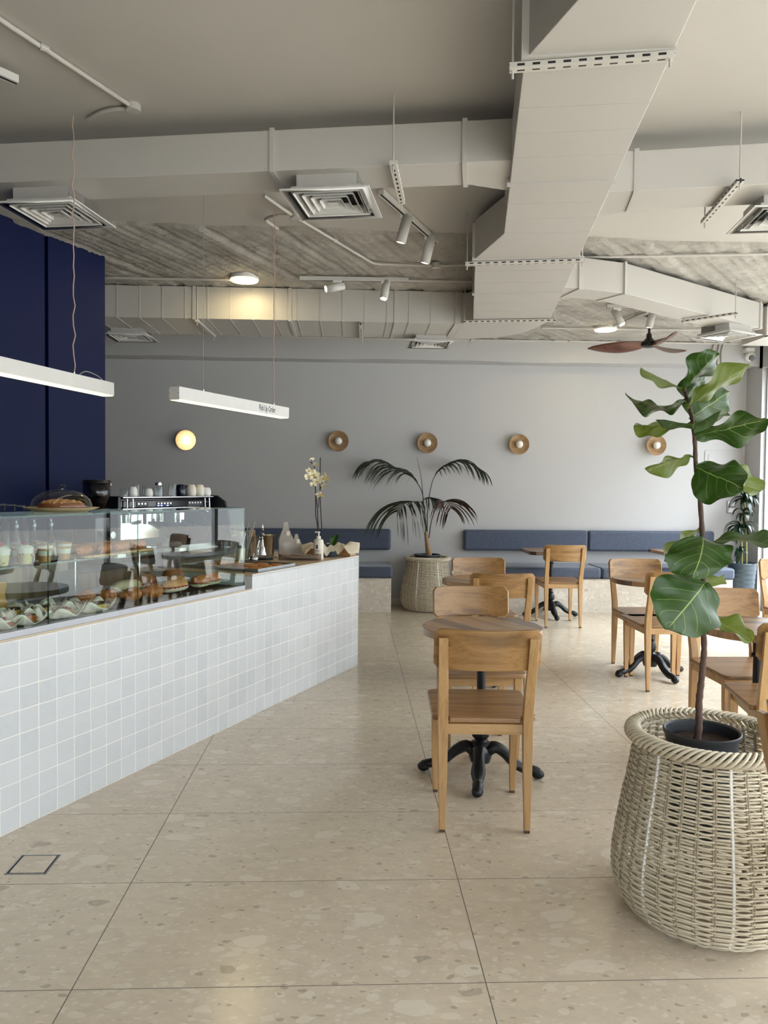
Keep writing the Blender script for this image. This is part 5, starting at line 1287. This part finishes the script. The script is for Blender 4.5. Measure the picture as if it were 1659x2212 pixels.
# driftwood tray
t = T_('driftwood_tray', 'boat-shaped driftwood tray holding cutlery at the counter front', 'tray', 648, 1210, RZ-1.1)
rings = []
for i in range(25):
    q = i/24*2-1; w = .052*(1-abs(q)**3)**.5+.006; x = q*.16; hz = .012*q*q
    rings.append([(x, -w, .034+hz), (x, -w*.75, .012+hz), (x, 0, .001), (x, w*.75, .012+hz), (x, w, .034+hz), (x, w*.86, .036+hz), (x, 0, .014), (x, -w*.86, .036+hz)])
MB().loft(rings).build('tray_body', 'wood_tray', t)
for i, (y, dr) in enumerate(((.0, .1), (.015, -.08), (-.015, .02))):
    f = thing('teaspoon', ['teaspoon lying foremost in the driftwood tray', 'teaspoon lying at the back of the driftwood tray', 'teaspoon lying between the other two in the driftwood tray'][i], 'spoon', (t.location.x, t.location.y, .931+.004*i), RZ-1.1+dr, 'spoons in the driftwood tray')
    MB().tube([(-.07, y, .003), (.0, y, .004), (.05, y, .001)], [.004, .0022, .003], 8).build('handle', 'chrome', f); MB().ball((.066, y, .0), .017, 10, (1.2, .8, .2)).build('bowl', 'chrome', f)
# sanitizer
t = T_('pump_bottle', 'white pump bottle with a green leaf mark at the counter edge', 'bottle', 688, 1209, -.3)
MB().lathe([(.001, 0), (.036, 0), (.038, .004), (.038, .135), (.034, .152), (.016, .160), (.001, .162)], 32).build('bottle_body', 'cream_ceramic', t)
MB().lathe([(.001, .16), (.017, .16), (.017, .178), (.006, .182), (.006, .205), (.001, .205)], 20).build('pump_collar', 'white_plastic', t)
MB().b2((-.028, -.008, .203), (.010, .008, .214)).build('pump_head', 'white_plastic', t, bevel=.003)
MB().lathe([(.0384, .085), (.0384, .115)], 10, caps=False, a0=-PI*.56, a1=-PI*.42).build('leaf_mark', 'green_print', t)
MB().lathe([(.0384, .068), (.0384, .072)], 14, caps=False, a0=-PI*.70, a1=-PI*.28).build('print_line', 'ink', t)
MB().lathe([(.0384, .028), (.0384, .046)], 10, caps=False, a0=-PI*.58, a1=-PI*.36).build('print_block', 'red_print', t)
# orchid
op = atZ(714, 1202, .8975)
t = thing('orchid_pot', 'round pot wrapped in pale translucent gift paper holding the orchid', 'pot', (op.x, op.y, .898))
MB().lathe([(.001, 0), (.060, 0), (.064, .01), (.070, .095), (.066, .095), (.06, .08), (.001, .08)], 30).build('pot_wall', 'teal_pot', t)
G = []
for i in range(9):
    q = i/8; row = []
    for k in range(61):
        a = 2*PI*k/60; r = .068+.012*math.sin(a*9)*q*.5+(.11*q**1.3)*(1+.5*math.cos(a*2+.2)); z = .015+.085*min(1, q*1.8)+.05*max(0, q-.45)*math.sin(a*5+.6)*1.4-.11*max(0, q-.6)+.02*math.sin(a*11)*q
        row.append((r*math.cos(a), r*.75*math.sin(a), z))
    G.append(row)
MB().sheet(G).build('wrapping_paper', 'wrap_paper', t, solid=.0008)
orc = thing('orchid', 'white moth orchid with tall dark stems on the counter end', 'plant', (op.x, op.y, .98))
def oq(x, y, dY=0): return atY(640+x/13.01, 970+y/13.01, op.y+dY)
for pts, r in (([(735, 2790), (715, 2200), (680, 1500), (670, 1000), (676, 240)], .0042), ([(650, 2790), (620, 2250), (600, 1800), (575, 1500), (545, 1200), (530, 900), (515, 620), (508, 480), (440, 400), (400, 350)], .0042), ([(610, 2790), (600, 2200), (545, 1850), (545, 1500), (550, 1250)], .0040), ([(620, 1650), (640, 1370), (680, 1120), (740, 870), (700, 760)], .0032), ([(525, 940), (475, 860), (460, 780)], .0025)):
    s = smooth_path([oq(x, y) for x, y in pts], 6)
    if pts[0][1] > 2500: s[0].z = .985
    MB().tube(s, r, 7).build('stem', 'stem_dark', orc, w=True)
def flower(x, y, s=1.0, yaw=0, pitch=0, dY=-.02):
    c = oq(x, y, dY); M_ = Matrix.Translation(c) @ Euler((pitch, 0, yaw)).to_matrix().to_4x4()
    for k, (a, l, w_) in enumerate(((90, .034, .024), (210, .032, .022), (330, .032, .022), (170, .036, .034), (10, .036, .034))):
        a = math.radians(a); G = []
        for i in range(7):
            q = i/6; r = .003+l*s*q; wd = w_*s*.5*max(.05, math.sin(PI*min(1, q*.85+.1)))**.7; G.append([(r*math.cos(a)-wd*j*math.sin(a), -.004-.010*s*q*q+.004*abs(j), r*math.sin(a)+wd*j*math.cos(a)) for j in (-1, -.5, 0, .5, 1)])
        m = MB(); m.T = M_; m.sheet(G).build('petal', 'orchid_petal', orc, w=True, recalc=False, sharp=9)
    m = MB(); m.T = M_; m.ball((0, -.012*s, -.004), .007*s, 8); m.build('flower_heart', 'orchid_heart', orc, w=True)
for a in ((430, 270, .62, .8, .9), (560, 425, .75, -.5, .8), (350, 780, 1.15, .5, 0), (360, 620, .8, .3, -.5), (500, 720, 1.25, .1, 0), (600, 900, 1.1, -.2, .1), (480, 980, .8, .3, .4), (820, 830, 1.35, -.6, 0), (790, 1040, .8, -.6, .4), (680, 1280, 1.0, -.3, .5)): flower(*a)
for dx, dy, l, yaw in ((0, 0, .12, .3), (.02, .02, .10, 2.2)):
    G = []
    for i in range(10):
        q = i/9; wd = .030*math.sin(PI*min(1, .1+q*.88))**.6; G.append([(.01+dx+l*.35*q*math.cos(yaw)+wd*j*.9, dy+l*.3*q*math.sin(yaw)-.02*abs(j), .002+l*1.0*q-.03*q*q) for j in (-1, -.5, 0, .5, 1)])
    MB().sheet(G).build('leaf', 'orchid_leaf', orc, recalc=False)
# wooden box at the counter end
p = cw(3.337, .25, .898)
t = thing('wooden_box', 'small natural wood box behind the orchid at the counter end', 'box', (p.x, p.y, .898), RZ)
m = MB(); m.b2((-.055, -.235, 0), (.055, .235, .062)); m.build('box_body', 'wood_leg', t, bevel=.003); MB().b2((-.058, -.238, .062), (.058, .238, .074)).build('lid', 'wood_leg', t, bevel=.002)

for i, (px, py) in enumerate(((9, 1088), (31, 1089), (51, 1091))):
    n_ = V(DU.y, -DU.x, 0); d = ray(px, py); k = ((cw(0, 1.50)-V(0, 0, 0)).dot(n_)-EYE.dot(n_))/d.dot(n_); q = EYE+d*k; ht = q.z-.9005
    t = thing('pump_bottle', ['leftmost', 'middle', 'rightmost'][i]+' of the three dark pump tops before the blue wall behind the cake dome', 'bottle', (q.x, q.y, .9005), RZ-.6, 'dark pump bottles by the blue wall')
    MB().lathe([(.001, 0), (.034, 0), (.036, .01), (.036, ht-.13), (.014, ht-.10), (.014, ht-.075), (.001, ht-.074)], 24).build('bottle_body', 'smoked_glass', t)
    MB().lathe([(.001, ht-.08), (.016, ht-.08), (.016, ht-.06), (.005, ht-.055), (.005, ht-.012), (.001, ht-.012)], 14).build('pump_collar', 'black_plastic', t)
    MB().b2((-.045, -.007, ht-.014), (.012, .007, ht)).build('pump_head', 'black_plastic', t, bevel=.003)
# ------------------------------------------------------------------ light
w = bpy.data.worlds.new('world'); bpy.context.scene.world = w; w.use_nodes = True; nt = w.node_tree; nt.nodes.clear()
bg = nt.nodes.new('ShaderNodeBackground'); out = nt.nodes.new('ShaderNodeOutputWorld'); nt.links.new(bg.outputs[0], out.inputs[0])
tc = nt.nodes.new('ShaderNodeTexCoord'); sx = nt.nodes.new('ShaderNodeSeparateXYZ'); nt.links.new(tc.outputs['Generated'], sx.inputs[0])
def mapr(sock, a, b, c, d):
    mr = nt.nodes.new('ShaderNodeMapRange'); mr.interpolation_type = 'SMOOTHSTEP'; nt.links.new(sock, mr.inputs[0])
    for k, q in enumerate((a, b, c, d)): mr.inputs[k+1].default_value = q
    return mr.outputs[0]
def wm(op, a, b):
    n = nt.nodes.new('ShaderNodeMath'); n.operation = op
    for k, q in enumerate((a, b)):
        if isinstance(q, (int, float)): n.inputs[k].default_value = q
        else: nt.links.new(q, n.inputs[k])
    return n.outputs[0]
hi = wm('MULTIPLY', mapr(sx.outputs[2], .22, .75, 0, 9.0), mapr(sx.outputs[0], -.2, .6, .25, 1.0))
nt.links.new(wm('ADD', hi, 1.9), bg.inputs[1]); bg.inputs[0].default_value = (.89, .935, 1.0, 1)
def portal(name, loc, rot, sx, sy):
    l = bpy.data.lights.new(name, 'AREA'); l.shape = 'RECTANGLE'; l.size = sx; l.size_y = sy; l.cycles.is_portal = True
    o = bpy.data.objects.new(name, l); C.objects.link(o); o.location = loc; o.rotation_euler = rot
portal('daylight_side', (XR+.22, (9.13+YF)/2, 1.465), (PI/2, 0, PI/2), 10.7, 2.93)
portal('daylight_front', (2.56, YF-.22, 1.465), (PI/2, 0, 0), 4.7, 2.93)
sc = bpy.context.scene
sc.view_settings.view_transform = 'Standard'; sc.view_settings.look = 'None'; sc.view_settings.gamma = 1; sc.view_settings.use_curve_mapping = False
sc.view_settings.exposure = 1.15
sc.cycles.max_bounces = 10; sc.cycles.diffuse_bounces = 6; sc.cycles.transparent_max_bounces = 24; sc.cycles.glossy_bounces = 5
sc.cycles.caustics_reflective = False; sc.cycles.caustics_refractive = False; sc.cycles.sample_clamp_indirect = 6
